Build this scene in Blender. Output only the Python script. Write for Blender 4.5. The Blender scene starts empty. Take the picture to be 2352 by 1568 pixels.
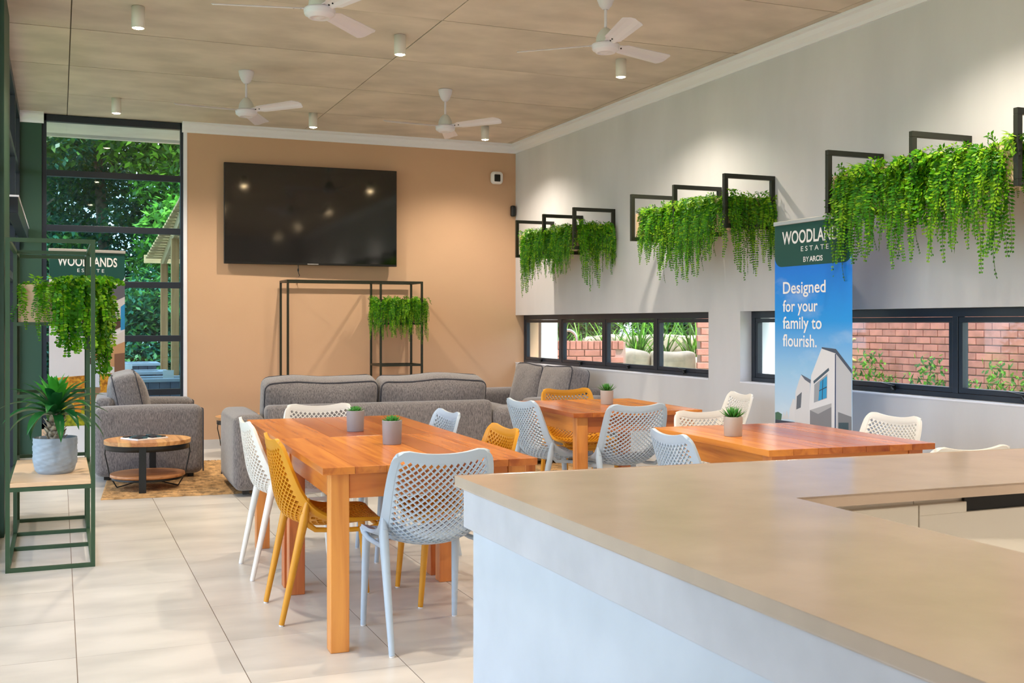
import bpy, bmesh, math, random
import numpy as np
from mathutils import Vector, Matrix
R = math.radians
random.seed(7)
SC = bpy.context.scene
COL = SC.collection

# ------------------------------------------------------------------ camera
cam_d = bpy.data.cameras.new('camera')
cam = bpy.data.objects.new('camera', cam_d)
COL.objects.link(cam)
cam.location = (0, 0, 1.34)
cam.rotation_euler = (R(90), 0, R(-22.6))
cam_d.sensor_width = 36
cam_d.lens = 38.27
cam_d.shift_y = -0.01786
cam_d.clip_start = 0.05
cam_d.clip_end = 300
cam_d.dof.use_dof = True
cam_d.dof.focus_distance = 6.5
cam_d.dof.aperture_fstop = 11
SC.camera = cam
SC.view_settings.view_transform = 'Standard'
SC.view_settings.look = 'None'
SC.view_settings.gamma = 1
SC.view_settings.use_curve_mapping = False
SC.view_settings.exposure = 0.6
try:
    SC.cycles.max_bounces = 10
    SC.cycles.diffuse_bounces = 6
    SC.cycles.transparent_max_bounces = 16
    SC.cycles.sample_clamp_indirect = 8
except Exception:
    pass

# ------------------------------------------------------------------ sky
W = bpy.data.worlds.new('sky')
SC.world = W
W.use_nodes = True
wn = W.node_tree
wn.nodes.clear()
wo = wn.nodes.new('ShaderNodeOutputWorld')
wb = wn.nodes.new('ShaderNodeBackground')
ws = wn.nodes.new('ShaderNodeTexSky')
ws.sky_type = 'NISHITA'
ws.sun_disc = False
ws.sun_elevation = R(55)
ws.sun_rotation = R(-150)
ws.air_density = 1.0
ws.dust_density = 3.0
wm = wn.nodes.new('ShaderNodeMix')
wm.data_type = 'RGBA'
wm.inputs[0].default_value = 0.6
wm.inputs[7].default_value = (7.6, 8.2, 9.2, 1)      # thin bright overcast
wn.links.new(ws.outputs[0], wm.inputs[6])
wn.links.new(wm.outputs[2], wb.inputs[0])
wb.inputs[1].default_value = 0.40
wn.links.new(wb.outputs[0], wo.inputs[0])
sd = bpy.data.lights.new('sun', 'SUN')
sd.energy = 6.5
sd.angle = R(3)
sd.color = (1, .95, .86)
sun = bpy.data.objects.new('sun', sd)
COL.objects.link(sun)
sun.rotation_euler = Vector((-.28, .42, -1.0)).to_track_quat('-Z', 'Y').to_euler()

# ------------------------------------------------------------------ helpers
def lin(c):
    return tuple(((x/255)/12.92 if x/255 <= .04045 else ((x/255+.055)/1.055)**2.4) for x in c) + (1,)

def tag(o, label=None, cat=None, group=None, kind=None):
    if label: o['label'] = label
    if cat: o['category'] = cat
    if group: o['group'] = group
    if kind: o['kind'] = kind
    return o

def empty(name, loc=(0, 0, 0), rz=0, label=None, cat=None, group=None, kind=None):
    o = bpy.data.objects.new(name, None)
    o.empty_display_size = .05
    COL.objects.link(o)
    o.location = loc
    o.rotation_euler = (0, 0, rz)
    return tag(o, label, cat, group, kind)

class MB:
    def __init__(s):
        s.v = []; s.f = []; s.m = []; s.sm = []
    def add(s, vs, fs, mi=0, smooth=False):
        b = len(s.v)
        s.v += [tuple(p) for p in vs]
        for f in fs:
            s.f.append(tuple(b+i for i in f)); s.m.append(mi); s.sm.append(smooth)
        return s
    def box(s, x0, x1, y0, y1, z0, z1, mi=0):
        vs = [(x, y, z) for z in (z0, z1) for y in (y0, y1) for x in (x0, x1)]
        return s.add(vs, [(0,2,3,1),(4,5,7,6),(0,1,5,4),(2,6,7,3),(0,4,6,2),(1,3,7,5)], mi)
    def bar(s, a, b, w, h=None, mi=0, up=(0,0,1)):
        h = h or w
        a = Vector(a); b = Vector(b); d = (b-a).normalized(); u = Vector(up)
        if abs(d.dot(u)) > .95: u = Vector((0,1,0))
        x = d.cross(u).normalized(); y = x.cross(d).normalized()
        vs = []
        for p in (a, b):
            for i, j in ((-1,-1),(1,-1),(1,1),(-1,1)):
                vs.append(p + x*(w/2*i) + y*(h/2*j))
        return s.add(vs, [(0,3,2,1),(4,5,6,7),(0,1,5,4),(1,2,6,5),(2,3,7,6),(3,0,4,7)], mi)
    def tube(s, pts, rad, n=8, mi=0, closed=False, cap=True):
        pts = [Vector(p) for p in pts]
        m = len(pts)
        if not hasattr(rad, '__len__'): rad = [rad]*m
        rings = []
        px = None
        for i, p in enumerate(pts):
            if closed: t = pts[(i+1) % m]-pts[i-1]
            else: t = pts[min(i+1, m-1)]-pts[max(i-1, 0)]
            t.normalize()
            if px is None:
                a = Vector((0,0,1)) if abs(t.z) < .9 else Vector((1,0,0))
                px = (a - t*a.dot(t)).normalized()
            else:
                px = (px - t*px.dot(t)).normalized()
            py = t.cross(px)
            rings.append([p+px*(rad[i]*math.cos(2*math.pi*k/n))+py*(rad[i]*math.sin(2*math.pi*k/n)) for k in range(n)])
        vs = [q for r in rings for q in r]
        fs = []
        for i in range(m if closed else m-1):
            j = (i+1) % m
            for k in range(n):
                l = (k+1) % n
                fs.append((i*n+k, i*n+l, j*n+l, j*n+k))
        s.add(vs, fs, mi, True)
        if cap and not closed:
            s.add(rings[0], [tuple(range(n))[::-1]], mi); s.add(rings[-1], [tuple(range(n))], mi)
        return s
    def lathe(s, prof, n=24, c=(0,0,0), mi=0, smooth=True):
        vs = []; fs = []
        for r, z in prof:
            for k in range(n):
                a = 2*math.pi*k/n
                vs.append((c[0]+r*math.cos(a), c[1]+r*math.sin(a), c[2]+z))
        for i in range(len(prof)-1):
            for k in range(n):
                l = (k+1) % n
                fs.append((i*n+k, i*n+l, (i+1)*n+l, (i+1)*n+k))
        return s.add(vs, fs, mi, smooth)
    def mesh(s, name, mats):
        me = bpy.data.meshes.new(name)
        me.from_pydata(s.v, [], s.f)
        if not isinstance(mats, (list, tuple)): mats = [mats]
        for m in mats: me.materials.append(m)
        me.polygons.foreach_set('material_index', s.m)
        me.polygons.foreach_set('use_smooth', s.sm)
        me.update()
        return me
    def build(s, name, mats, parent=None, loc=(0,0,0), rz=0, bevel=0):
        return link(name, s.mesh(name, mats), parent, loc, rz, bevel)

def link(name, me, parent=None, loc=(0,0,0), rz=0, bevel=0):
    o = bpy.data.objects.new(name, me)
    COL.objects.link(o)
    o.parent = parent
    o.location = loc
    o.rotation_euler = (0, 0, rz)
    if bevel:
        b = o.modifiers.new('bevel', 'BEVEL'); b.width = bevel; b.segments = 2; b.limit_method = 'ANGLE'
    return o

def bake(o):
    dg = bpy.context.evaluated_depsgraph_get()
    dg.update()
    me = bpy.data.meshes.new_from_object(o.evaluated_get(dg))
    o.modifiers.clear()
    o.data = me
    return o

def copy_tree(o, parent=None):
    c = o.copy()
    COL.objects.link(c)
    c.parent = parent
    for ch in o.children: copy_tree(ch, c)
    return c

def box_obj(name, x0, x1, y0, y1, z0, z1, m, parent=None, bevel=0):
    """box with its origin at its own centre, so object coordinates stay local"""
    cx, cy, cz = (x0+x1)/2, (y0+y1)/2, (z0+z1)/2
    return MB().box(x0-cx, x1-cx, y0-cy, y1-cy, z0-cz, z1-cz).build(name, m, parent, (cx, cy, cz), 0, bevel)

# ------------------------------------------------------------------ materials
def newmat(name):
    m = bpy.data.materials.new(name); m.use_nodes = True
    nt = m.node_tree; b = nt.nodes['Principled BSDF']
    return m, nt, b

def plain(name, rgb, rough=.5, metal=0, var=0, vscale=6, bump=0, bscale=60, coord='Object', spec=.5, stretch=(1,1,1), objvar=0, var_rgb=None, emit=0, detail=6):
    m, nt, b = newmat(name)
    N, L = nt.nodes, nt.links
    b.inputs['Base Color'].default_value = lin(rgb)
    b.inputs['Roughness'].default_value = rough
    b.inputs['Metallic'].default_value = metal
    b.inputs['Specular IOR Level'].default_value = spec
    if emit:
        b.inputs['Emission Color'].default_value = lin(rgb); b.inputs['Emission Strength'].default_value = emit
    tc = N.new('ShaderNodeTexCoord'); mp = N.new('ShaderNodeMapping')
    mp.inputs['Scale'].default_value = stretch
    L.new(tc.outputs[coord], mp.inputs[0])
    src = mp.outputs[0]
    oi = None
    if objvar:
        oi = N.new('ShaderNodeObjectInfo')
        va = N.new('ShaderNodeVectorMath'); va.operation = 'ADD'
        ml = N.new('ShaderNodeMath'); ml.operation = 'MULTIPLY'; ml.inputs[1].default_value = 37
        L.new(oi.outputs['Random'], ml.inputs[0]); L.new(src, va.inputs[0]); L.new(ml.outputs[0], va.inputs[1])
        src = va.outputs[0]
    if var or objvar:
        nz = N.new('ShaderNodeTexNoise'); nz.inputs['Scale'].default_value = vscale; nz.inputs['Detail'].default_value = detail
        L.new(src, nz.inputs['Vector'])
        mx = N.new('ShaderNodeMix'); mx.data_type = 'RGBA'
        c2 = var_rgb or tuple(max(0, c*(1-var)) for c in rgb)
        c1 = rgb if var_rgb else tuple(min(255, c*(1+var*.5)) for c in rgb)
        mx.inputs[6].default_value = lin(c1); mx.inputs[7].default_value = lin(c2)
        mr = N.new('ShaderNodeMapRange'); mr.inputs[1].default_value = .35; mr.inputs[2].default_value = .68
        L.new(nz.outputs[0], mr.inputs[0]); L.new(mr.outputs[0], mx.inputs[0])
        out = mx.outputs[2]
        if objvar:
            hs = N.new('ShaderNodeHueSaturation')
            m2 = N.new('ShaderNodeMapRange'); m2.inputs[3].default_value = 1-objvar; m2.inputs[4].default_value = 1+objvar
            L.new(oi.outputs['Random'], m2.inputs[0]); L.new(m2.outputs[0], hs.inputs['Value']); L.new(out, hs.inputs['Color'])
            out = hs.outputs[0]
        L.new(out, b.inputs['Base Color'])
    if bump:
        n2 = N.new('ShaderNodeTexNoise'); n2.inputs['Scale'].default_value = bscale; n2.inputs['Detail'].default_value = 4
        L.new(src, n2.inputs['Vector'])
        bp = N.new('ShaderNodeBump'); bp.inputs['Strength'].default_value = bump; bp.inputs['Distance'].default_value = .01
        L.new(n2.outputs[0], bp.inputs['Height']); L.new(bp.outputs[0], b.inputs['Normal'])
    return m

def wood(name, light, dark, axis='Y', rough=.35, scale=1.0, objvar=.12):
    m, nt, b = newmat(name)
    N, L = nt.nodes, nt.links
    tc = N.new('ShaderNodeTexCoord'); mp = N.new('ShaderNodeMapping'); oi = N.new('ShaderNodeObjectInfo')
    sc = [14*scale]*3; sc['XYZ'.index(axis)] = 1.1*scale
    mp.inputs['Scale'].default_value = sc
    va = N.new('ShaderNodeVectorMath'); va.operation = 'ADD'
    ml = N.new('ShaderNodeMath'); ml.operation = 'MULTIPLY'; ml.inputs[1].default_value = 53
    L.new(oi.outputs['Random'], ml.inputs[0]); L.new(tc.outputs['Object'], mp.inputs[0])
    L.new(mp.outputs[0], va.inputs[0]); L.new(ml.outputs[0], va.inputs[1])
    nz = N.new('ShaderNodeTexNoise'); nz.inputs['Scale'].default_value = 1.3; nz.inputs['Detail'].default_value = 7; nz.inputs['Distortion'].default_value = .6
    L.new(va.outputs[0], nz.inputs['Vector'])
    cr = N.new('ShaderNodeValToRGB')
    cr.color_ramp.elements[0].position = .33; cr.color_ramp.elements[0].color = lin(light)
    cr.color_ramp.elements[1].position = .72; cr.color_ramp.elements[1].color = lin(dark)
    e = cr.color_ramp.elements.new(.5); e.color = lin(tuple((a*1.5+c*.5)/2 for a, c in zip(light, dark)))
    L.new(nz.outputs[0], cr.inputs[0])
    hs = N.new('ShaderNodeHueSaturation')
    m2 = N.new('ShaderNodeMapRange'); m2.inputs[3].default_value = 1-objvar*1.6; m2.inputs[4].default_value = 1+objvar
    m3 = N.new('ShaderNodeMapRange'); m3.inputs[3].default_value = .488; m3.inputs[4].default_value = .506
    L.new(oi.outputs['Random'], m2.inputs[0]); L.new(oi.outputs['Random'], m3.inputs[0])
    L.new(m2.outputs[0], hs.inputs['Value']); L.new(m3.outputs[0], hs.inputs['Hue']); L.new(cr.outputs[0], hs.inputs['Color'])
    L.new(hs.outputs[0], b.inputs['Base Color'])
    b.inputs['Roughness'].default_value = rough
    bp = N.new('ShaderNodeBump'); bp.inputs['Strength'].default_value = .08; bp.inputs['Distance'].default_value = .004
    L.new(nz.outputs[0], bp.inputs['Height']); L.new(bp.outputs[0], b.inputs['Normal'])
    return m

def glass_mat(name, tint=(.93, .97, 1.0), refl=1.0):
    m = bpy.data.materials.new(name); m.use_nodes = True
    nt = m.node_tree; N, L = nt.nodes, nt.links; N.clear()
    o = N.new('ShaderNodeOutputMaterial'); mx = N.new('ShaderNodeMixShader')
    t = N.new('ShaderNodeBsdfTransparent'); g = N.new('ShaderNodeBsdfGlossy'); f = N.new('ShaderNodeLayerWeight')
    t.inputs[0].default_value = tint + (1,); g.inputs['Roughness'].default_value = .02; g.inputs['Color'].default_value = (refl, refl, refl, 1)
    f.inputs[0].default_value = .5
    pw = N.new('ShaderNodeMath'); pw.operation = 'POWER'; pw.inputs[1].default_value = 5
    ma = N.new('ShaderNodeMath'); ma.operation = 'MULTIPLY_ADD'; ma.inputs[1].default_value = .85; ma.inputs[2].default_value = .025
    L.new(f.outputs['Facing'], pw.inputs[0]); L.new(pw.outputs[0], ma.inputs[0])
    L.new(ma.outputs[0], mx.inputs[0]); L.new(t.outputs[0], mx.inputs[1]); L.new(g.outputs[0], mx.inputs[2]); L.new(mx.outputs[0], o.inputs[0])
    return m

def leaf_mat(name, a, b_, trans=.35, scale=9, rough=.45):
    m = bpy.data.materials.new(name); m.use_nodes = True
    nt = m.node_tree; N, L = nt.nodes, nt.links; N.clear()
    o = N.new('ShaderNodeOutputMaterial'); mx = N.new('ShaderNodeMixShader'); mx.inputs[0].default_value = trans
    p = N.new('ShaderNodeBsdfPrincipled'); p.inputs['Roughness'].default_value = rough
    p.inputs['Specular IOR Level'].default_value = .3
    t = N.new('ShaderNodeBsdfTranslucent')
    tc = N.new('ShaderNodeTexCoord'); nz = N.new('ShaderNodeTexNoise'); nz.inputs['Scale'].default_value = scale; nz.inputs['Detail'].default_value = 3
    L.new(tc.outputs['Object'], nz.inputs['Vector'])
    c = N.new('ShaderNodeValToRGB'); c.color_ramp.elements[0].position = .35; c.color_ramp.elements[1].position = .65
    c.color_ramp.elements[0].color = lin(a); c.color_ramp.elements[1].color = lin(b_)
    L.new(nz.outputs[0], c.inputs[0]); L.new(c.outputs[0], p.inputs['Base Color']); L.new(c.outputs[0], t.inputs[0])
    L.new(p.outputs[0], mx.inputs[1]); L.new(t.outputs[0], mx.inputs[2]); L.new(mx.outputs[0], o.inputs[0])
    return m

M = {}
M['wall'] = plain('painted_wall_white', (212, 212, 216), .75, var=.03, vscale=2.2, bump=.05, bscale=90, stretch=(1, 1, .35))
M['tan'] = plain('painted_wall_tan', (205, 168, 136), .75, var=.02, vscale=1, bump=.04, bscale=90)
M['green_wall'] = plain('painted_green', (40, 74, 58), .5, bump=.02, bscale=60)
M['white'] = plain('gloss_white', (232, 232, 234), .35)
M['cornice'] = plain('cornice_white', (238, 239, 248), .5)
M['ceil'] = plain('raw_concrete_ceiling', (214, 201, 188), .85, var=.075, vscale=2.6, bump=.07, bscale=45, stretch=(.75, 1.05, 1), objvar=.035, detail=9)
M['ceil_dark'] = plain('concrete_joint', (96, 86, 74), .9)
M['tile'] = plain('porcelain_tile', (208, 203, 197), .3, var=.07, vscale=2.6, bump=.02, bscale=30, stretch=(.8, 1.7, 1), objvar=.03, detail=9)
M['grout'] = plain('grout', (128, 112, 98), .9)
M['skirt'] = plain('skirting_tile', (205, 203, 202), .4, var=.04)
M['frame_blk'] = plain('anthracite_aluminium', (34, 42, 54), .38, bump=.01)
M['glass'] = glass_mat('clear_glass')
M['glass_blue'] = glass_mat('tinted_glass', (.66, .88, .96), .9)
M['black'] = plain('black_metal', (22, 24, 24), .42)
M['rackg'] = plain('dark_green_metal', (50, 78, 54), .38)
M['rackb'] = plain('blackish_green_metal', (34, 38, 26), .4)
M['table'] = wood('saligna_wood', (216, 132, 54), (172, 90, 38), 'Y', .24, objvar=.24)
M['tablex'] = wood('saligna_wood_cross', (216, 134, 62), (176, 92, 40), 'X', .3, objvar=.1)
M['tablez'] = wood('saligna_wood_leg', (222, 146, 74), (182, 100, 46), 'Z', .32, objvar=.1)
M['round'] = wood('acacia_wood', (214, 158, 100), (150, 96, 52), 'X', .4)
M['ply'] = plain('birch_laminate', (222, 190, 156), .4, var=.03, vscale=3)
M['pine'] = wood('pine_timber', (206, 158, 104), (168, 116, 66), 'Z', .6)
M['pinex'] = wood('pine_board', (214, 178, 132), (176, 132, 84), 'X', .6)
M['greyboard'] = plain('grey_board', (112, 116, 136), .7, var=.12, vscale=5, objvar=.08)
M['greytop'] = plain('grey_board_top', (178, 184, 200), .6, var=.05)
M['c_grey'] = plain('polymer_light_blue_grey', (182, 197, 212), .38)
M['c_white'] = plain('polymer_ivory', (234, 231, 224), .38)
M['c_yel'] = plain('polymer_mustard', (214, 148, 30), .38)
M['stone'] = plain('quartz_worktop', (194, 174, 156), .16, var=.04, vscale=5, bump=.015, bscale=80)
M['stone_edge'] = M['stone']
M['plaster'] = plain('concrete_look_plaster', (200, 206, 216), .6, var=.05, vscale=2.6, bump=.04, bscale=20)
M['apron'] = plain('stone_apron', (200, 199, 206), .45, var=.05, vscale=5)
M['cab'] = plain('cabinet_cream', (232, 228, 218), .3)
M['dark'] = plain('recess_black', (10, 10, 10), .6)
M['soil'] = plain('soil', (52, 38, 28), .95)
M['pot_blue'] = plain('pot_grey_blue', (146, 160, 176), .5)
M['pot_grey'] = plain('pot_grey', (140, 136, 140), .5)
M['pot_beige'] = plain('pot_warm_grey', (178, 170, 162), .5)
M['pebble'] = plain('white_pebble', (222, 222, 218), .6)
M['trunk'] = plain('plant_trunk', (172, 158, 138), .8, var=.25, vscale=30, bump=.3, bscale=60)
M['bark'] = plain('tree_bark', (120, 104, 88), .9, var=.35, vscale=8, bump=.5, bscale=20)
M['fern_a'] = leaf_mat('fern_leaf', (58, 132, 10), (104, 172, 14), .35)
M['fern_b'] = leaf_mat('fern_leaf_bright', (108, 174, 14), (158, 202, 40), .35)
M['fern_c'] = leaf_mat('fern_leaf_dark', (36, 104, 14), (66, 138, 20), .3)
M['stem'] = plain('plant_stem', (70, 92, 30), .7)
M['yucca'] = leaf_mat('strap_leaf', (20, 78, 40), (42, 112, 52), .15, 5, .3)
M['yucca_top'] = leaf_mat('strap_leaf_young', (52, 140, 44), (84, 176, 60), .2, 5, .3)
M['aloe'] = leaf_mat('succulent_leaf', (40, 116, 40), (78, 152, 52), .15, 20)
M['leaf1'] = leaf_mat('tree_leaf_mid', (44, 92, 40), (92, 140, 60), .35, 1.6)
M['leaf2'] = leaf_mat('tree_leaf_dark', (24, 72, 62), (64, 124, 88), .3, 1.4)
M['leaf3'] = leaf_mat('tree_leaf_bright', (92, 160, 40), (150, 205, 80), .4, 1.6)
M['brick'] = plain('face_brick', (196, 130, 116), .85, var=.1, vscale=7, bump=.25, bscale=60, objvar=.12)
M['mortar'] = plain('mortar', (180, 148, 138), .95, bump=.1)
M['screen'] = plain('tv_screen', (6, 6, 7), .065, spec=.9)
M['tvbody'] = plain('tv_body', (14, 14, 15), .4)
M['banner_green'] = plain('print_dark_green', (6, 74, 68), .5)
M['print_white'] = plain('print_white', (240, 240, 244), .5)
M['alu'] = plain('aluminium', (200, 198, 196), .35, .6)
M['rug_m'] = plain('jute', (188, 148, 100), .95, var=.3, vscale=14, bump=.5, bscale=120)
M['lampw'] = plain('lamp_body_white', (226, 222, 216), .45)
M['fanw'] = plain('fan_enamel', (226, 222, 232), .3)
M['fang'] = plain('fan_housing', (206, 208, 202), .35)
M['lawn'] = plain('grass_ground', (104, 132, 62), .95, var=.3, vscale=3, bump=.4, bscale=50)
M['paving'] = plain('paving', (176, 168, 158), .9, var=.1, vscale=4)
M['ext_white'] = plain('exterior_plaster', (228, 226, 226), .8, var=.04, vscale=3)
M['rock'] = plain('limestone_block', (196, 182, 160), .85, var=.12, vscale=5, bump=.4, bscale=14)
M['steel'] = plain('stainless_steel', (200, 196, 192), .25, .9)
M['wire'] = plain('fence_wire', (40, 62, 52), .5)
M['yellow_hose'] = plain('hose_yellow', (226, 200, 120), .5)

def fabric(name, a, b_):
    m, nt, b = newmat(name); N, L = nt.nodes, nt.links
    tc = N.new('ShaderNodeTexCoord')
    mp = N.new('ShaderNodeMapping'); mp.inputs['Scale'].default_value = (1, 1, .22)
    L.new(tc.outputs['Object'], mp.inputs[0])
    nz = N.new('ShaderNodeTexNoise'); nz.inputs['Scale'].default_value = 170; nz.inputs['Detail'].default_value = 5; nz.inputs['Roughness'].default_value = .7
    L.new(mp.outputs[0], nz.inputs['Vector'])
    mx = N.new('ShaderNodeValToRGB'); mx.color_ramp.elements[0].position = .36; mx.color_ramp.elements[1].position = .66
    mx.color_ramp.elements[0].color = lin(a); mx.color_ramp.elements[1].color = lin(b_)
    L.new(nz.outputs[0], mx.inputs[0]); L.new(mx.outputs[0], b.inputs['Base Color'])
    b.inputs['Roughness'].default_value = .95
    b.inputs['Sheen Weight'].default_value = .35
    bp = N.new('ShaderNodeBump'); bp.inputs['Strength'].default_value = .35; bp.inputs['Distance'].default_value = .004
    L.new(nz.outputs[0], bp.inputs['Height']); L.new(bp.outputs[0], b.inputs['Normal'])
    return m
M['sofa'] = fabric('sofa_weave', (84, 80, 84), (146, 140, 140))
M['piping'] = plain('sofa_piping', (62, 62, 70), .9)

def gradient_mat(name, stops, z0, z1, cloud=0):
    """flat print: colour by height on the banner sheet"""
    m, nt, b = newmat(name); N, L = nt.nodes, nt.links
    tc = N.new('ShaderNodeTexCoord'); sp = N.new('ShaderNodeSeparateXYZ'); mr = N.new('ShaderNodeMapRange')
    mr.inputs[1].default_value = z0; mr.inputs[2].default_value = z1
    L.new(tc.outputs['Object'], sp.inputs[0]); L.new(sp.outputs[2], mr.inputs[0])
    cr = N.new('ShaderNodeValToRGB')
    for i, (p, c) in enumerate(stops):
        e = cr.color_ramp.elements[i] if i < 2 else cr.color_ramp.elements.new(p)
        e.position = p; e.color = lin(c)
    L.new(mr.outputs[0], cr.inputs[0])
    out = cr.outputs[0]
    if cloud:
        mp = N.new('ShaderNodeMapping'); mp.inputs['Scale'].default_value = (1.6, 1, 3.2); mp.inputs['Rotation'].default_value = (0, .7, 0)
        nz = N.new('ShaderNodeTexNoise'); nz.inputs['Scale'].default_value = 1.6; nz.inputs['Detail'].default_value = 5
        L.new(tc.outputs['Object'], mp.inputs[0]); L.new(mp.outputs[0], nz.inputs['Vector'])
        m2 = N.new('ShaderNodeMapRange'); m2.inputs[1].default_value = .56; m2.inputs[2].default_value = .8; m2.inputs[4].default_value = cloud
        L.new(nz.outputs[0], m2.inputs[0])
        mx = N.new('ShaderNodeMix'); mx.data_type = 'RGBA'; mx.inputs[7].default_value = lin((225, 238, 250))
        L.new(m2.outputs[0], mx.inputs[0]); L.new(out, mx.inputs[6]); out = mx.outputs[2]
    L.new(out, b.inputs['Base Color']); b.inputs['Roughness'].default_value = .45
    return m
M['sky_print'] = gradient_mat('print_blue_sky', [(0, (205, 222, 238)), (1, (0, 118, 232)), (.35, (150, 198, 236)), (.65, (24, 150, 236))], .62, 1.75, .35)

def noise_print(name, cols, scale):
    m, nt, b = newmat(name); N, L = nt.nodes, nt.links
    tc = N.new('ShaderNodeTexCoord'); nz = N.new('ShaderNodeTexNoise'); nz.inputs['Scale'].default_value = scale; nz.inputs['Detail'].default_value = 5
    L.new(tc.outputs['Object'], nz.inputs['Vector'])
    cr = N.new('ShaderNodeValToRGB')
    for i, (p, c) in enumerate(cols):
        e = cr.color_ramp.elements[i] if i < 2 else cr.color_ramp.elements.new(p)
        e.position = p; e.color = lin(c)
    L.new(nz.outputs[0], cr.inputs[0]); L.new(cr.outputs[0], b.inputs['Base Color']); b.inputs['Roughness'].default_value = .5
    return m

# ------------------------------------------------------------------ room shell
H = 3.46; XL = -.40; XR = 5.02; YB = 11.95; YF = -3.0
# floor with tiles
fl = MB().box(XL-.1, XR+.3, YF-.1, YB+.05, -.2, -.0015).build('floor', M['grout'])
tag(fl, 'pale beige porcelain tiled floor', kind='structure')
tme = MB().box(-.2965, .2965, -.2993, .2993, -.008, 0).mesh('tile', M['tile'])
def add_tile(x0, x1, y0, y1):
    if x1-x0 > .59 and y1-y0 > .59:
        o = link('tile', tme, fl, ((x0+x1)/2, (y0+y1)/2, 0))
    else:
        o = box_obj('tile', x0+.0015, x1-.0015, y0+.0015, y1-.0015, -.008, 0, M['tile'], fl)
xs = [XL] + [.065+.597*k for k in range(0, 9)] + [XR]
ys = [.5+.6*k-.001 for k in range(0, 20)] + [YB]
for i in range(len(xs)-1):
    for j in range(len(ys)-1):
        if xs[i+1]-xs[i] > .03 and ys[j+1]-ys[j] > .03:
            add_tile(xs[i], xs[i+1], ys[j], ys[j+1])
MB().box(XL, XR, YF, .497, -.0015, 0).build('tile_field', M['tile'], fl)

# ceiling slab with shuttering panels
ce = MB().box(XL-2.4, XR+.9, YF-.3, 13.0, H+.006, H+.3).build('ceiling', M['ceil_dark'])  # side overhangs are added out of view to hold back sun and sky light
tag(ce, 'off-shutter concrete ceiling slab with board joints', kind='structure')
cxs = [XL-2.4, .078, 2.48, 4.88, XR+.9]
cys = [YF-.3] + [-2.55+1.222*k for k in range(0, 12)] + [13.0]
for i in range(len(cxs)-1):
    for j in range(len(cys)-1):
        dz = random.uniform(-.0015, .0015)
        box_obj('panel', cxs[i]+.004, cxs[i+1]-.004, cys[j]+.006, cys[j+1]-.006, H+dz, H+.012, M['ceil'], ce)

# back wall
wbk = MB().box(1.24, XR+.3, YB, YB+.25, 0, H).box(-.16, 1.24, YB, YB+.25, 0, .27).build('wall_back', M['tan'])
tag(wbk, 'tan painted back wall', kind='structure')
gp = MB().box(XL-.25, -.16, YB, YB+.25, 0, H).build('wall_back_green', M['green_wall'])
tag(gp, 'narrow dark green painted wall strip left of the tall window', kind='structure')
MB().box(-.16, XR, YB-.012, YB, 0, .1).build('baseboard_back', M['skirt'])['kind'] = 'structure'
wt = MB().box(1.215, 1.252, YB-.008, YB+.02, .27, H-.02).build('trim_1', M['cornice']); wt['kind'] = 'structure'

# right wall with two strip windows
Z0, Z1 = .867, 1.435
wr = MB()
wr.box(XR, XR+.28, YF, YB, 0, Z0).box(XR, XR+.28, YF, YB, Z1, H)
wr.box(XR, XR+.28, 7.32, 7.78, Z0, Z1).box(XR, XR+.28, YF, 3.2, Z0, Z1)
wr = wr.build('wall_right', M['wall']); tag(wr, 'white painted right wall', kind='structure')
MB().box(XR-.012, XR, YF, YB-.012, 0, .1).build('baseboard_right', M['skirt'])['kind'] = 'structure'
for n, (a, b) in enumerate(((7.78, YB), (3.2, 7.32))):
    MB().box(XR-.004, XR+.105, a, b-.001, Z0, Z0+.008).build('window_sill', M['cornice'])['kind'] = 'structure'
    bpy.data.objects[-1] if False else None
wf = MB().box(XL-.25, XR+.3, YF-.25, YF, 0, H).build('wall_front', M['wall']); wf['kind'] = 'structure'

# cornice profile (stepped plaster moulding)
PROF = [(0, 0), (0, -.105), (.014, -.105), (.02, -.085), (.045, -.06), (.06, -.03), (.085, -.022), (.085, 0)]
def cornice(name, a, b, inward):
    """a,b endpoints on the wall at ceiling, inward = unit vector into the room"""
    m = MB(); vs = []
    for p in (a, b):
        for u, z in PROF:
            vs.append((p[0]+inward[0]*u, p[1]+inward[1]*u, H+z-.0008))
    n = len(PROF)
    fs = [(i, (i+1) % n, n+(i+1) % n, n+i) for i in range(n)] + [tuple(range(n))[::-1], tuple(range(n, 2*n))]
    m.add(vs, fs)
    m.build(name, M['cornice'])['kind'] = 'structure'
cornice('trim_2', (1.2, YB), (XR, YB), (0, -1))
cornice('trim_3', (XR, YB), (XR, YF), (-1, 0))
cornice('trim_4', (XL, YB), (-.14, YB), (0, -1))

# ------------------------------------------------------------------ windows
def pane(m, x0, x1, y0, y1, z0, z1, parent, name='pane'):
    return MB().box(x0, x1, y0, y1, z0, z1).build(name, m, parent)

# window_1: tall window in the back wall
w1 = empty('window_1', (0, 0, 0), 0, 'tall dark framed window of six stacked panes', kind='structure')
fy0, fy1 = YB+.02, YB+.09
fr = MB().box(-.16, -.115, fy0, fy1, .27, H-.005).box(1.185, 1.235, fy0, fy1, .27, H-.005).box(-.16, 1.235, fy0, fy1, H-.075, H-.005).box(-.16, 1.235, fy0, fy1, .27, .33)
fr.build('window_frame', M['frame_blk'], w1, bevel=.003)
tz = [.617, 1.18, 1.74, 2.307, 2.864]
for z in tz:
    MB().box(-.115, 1.185, fy0, fy1-.005, z-.032, z+.032).build('transom', M['frame_blk'], w1, bevel=.003)
edges = [.33]+tz+[H-.075]
for i in range(6):
    a = edges[i]+(.032 if i else 0); b = edges[i+1]-(.032 if i < 5 else 0)
    pane(M['glass_blue'] if i < 5 else M['glass'], -.115, 1.185, fy0+.03, fy0+.036, a, b, w1)

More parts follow.
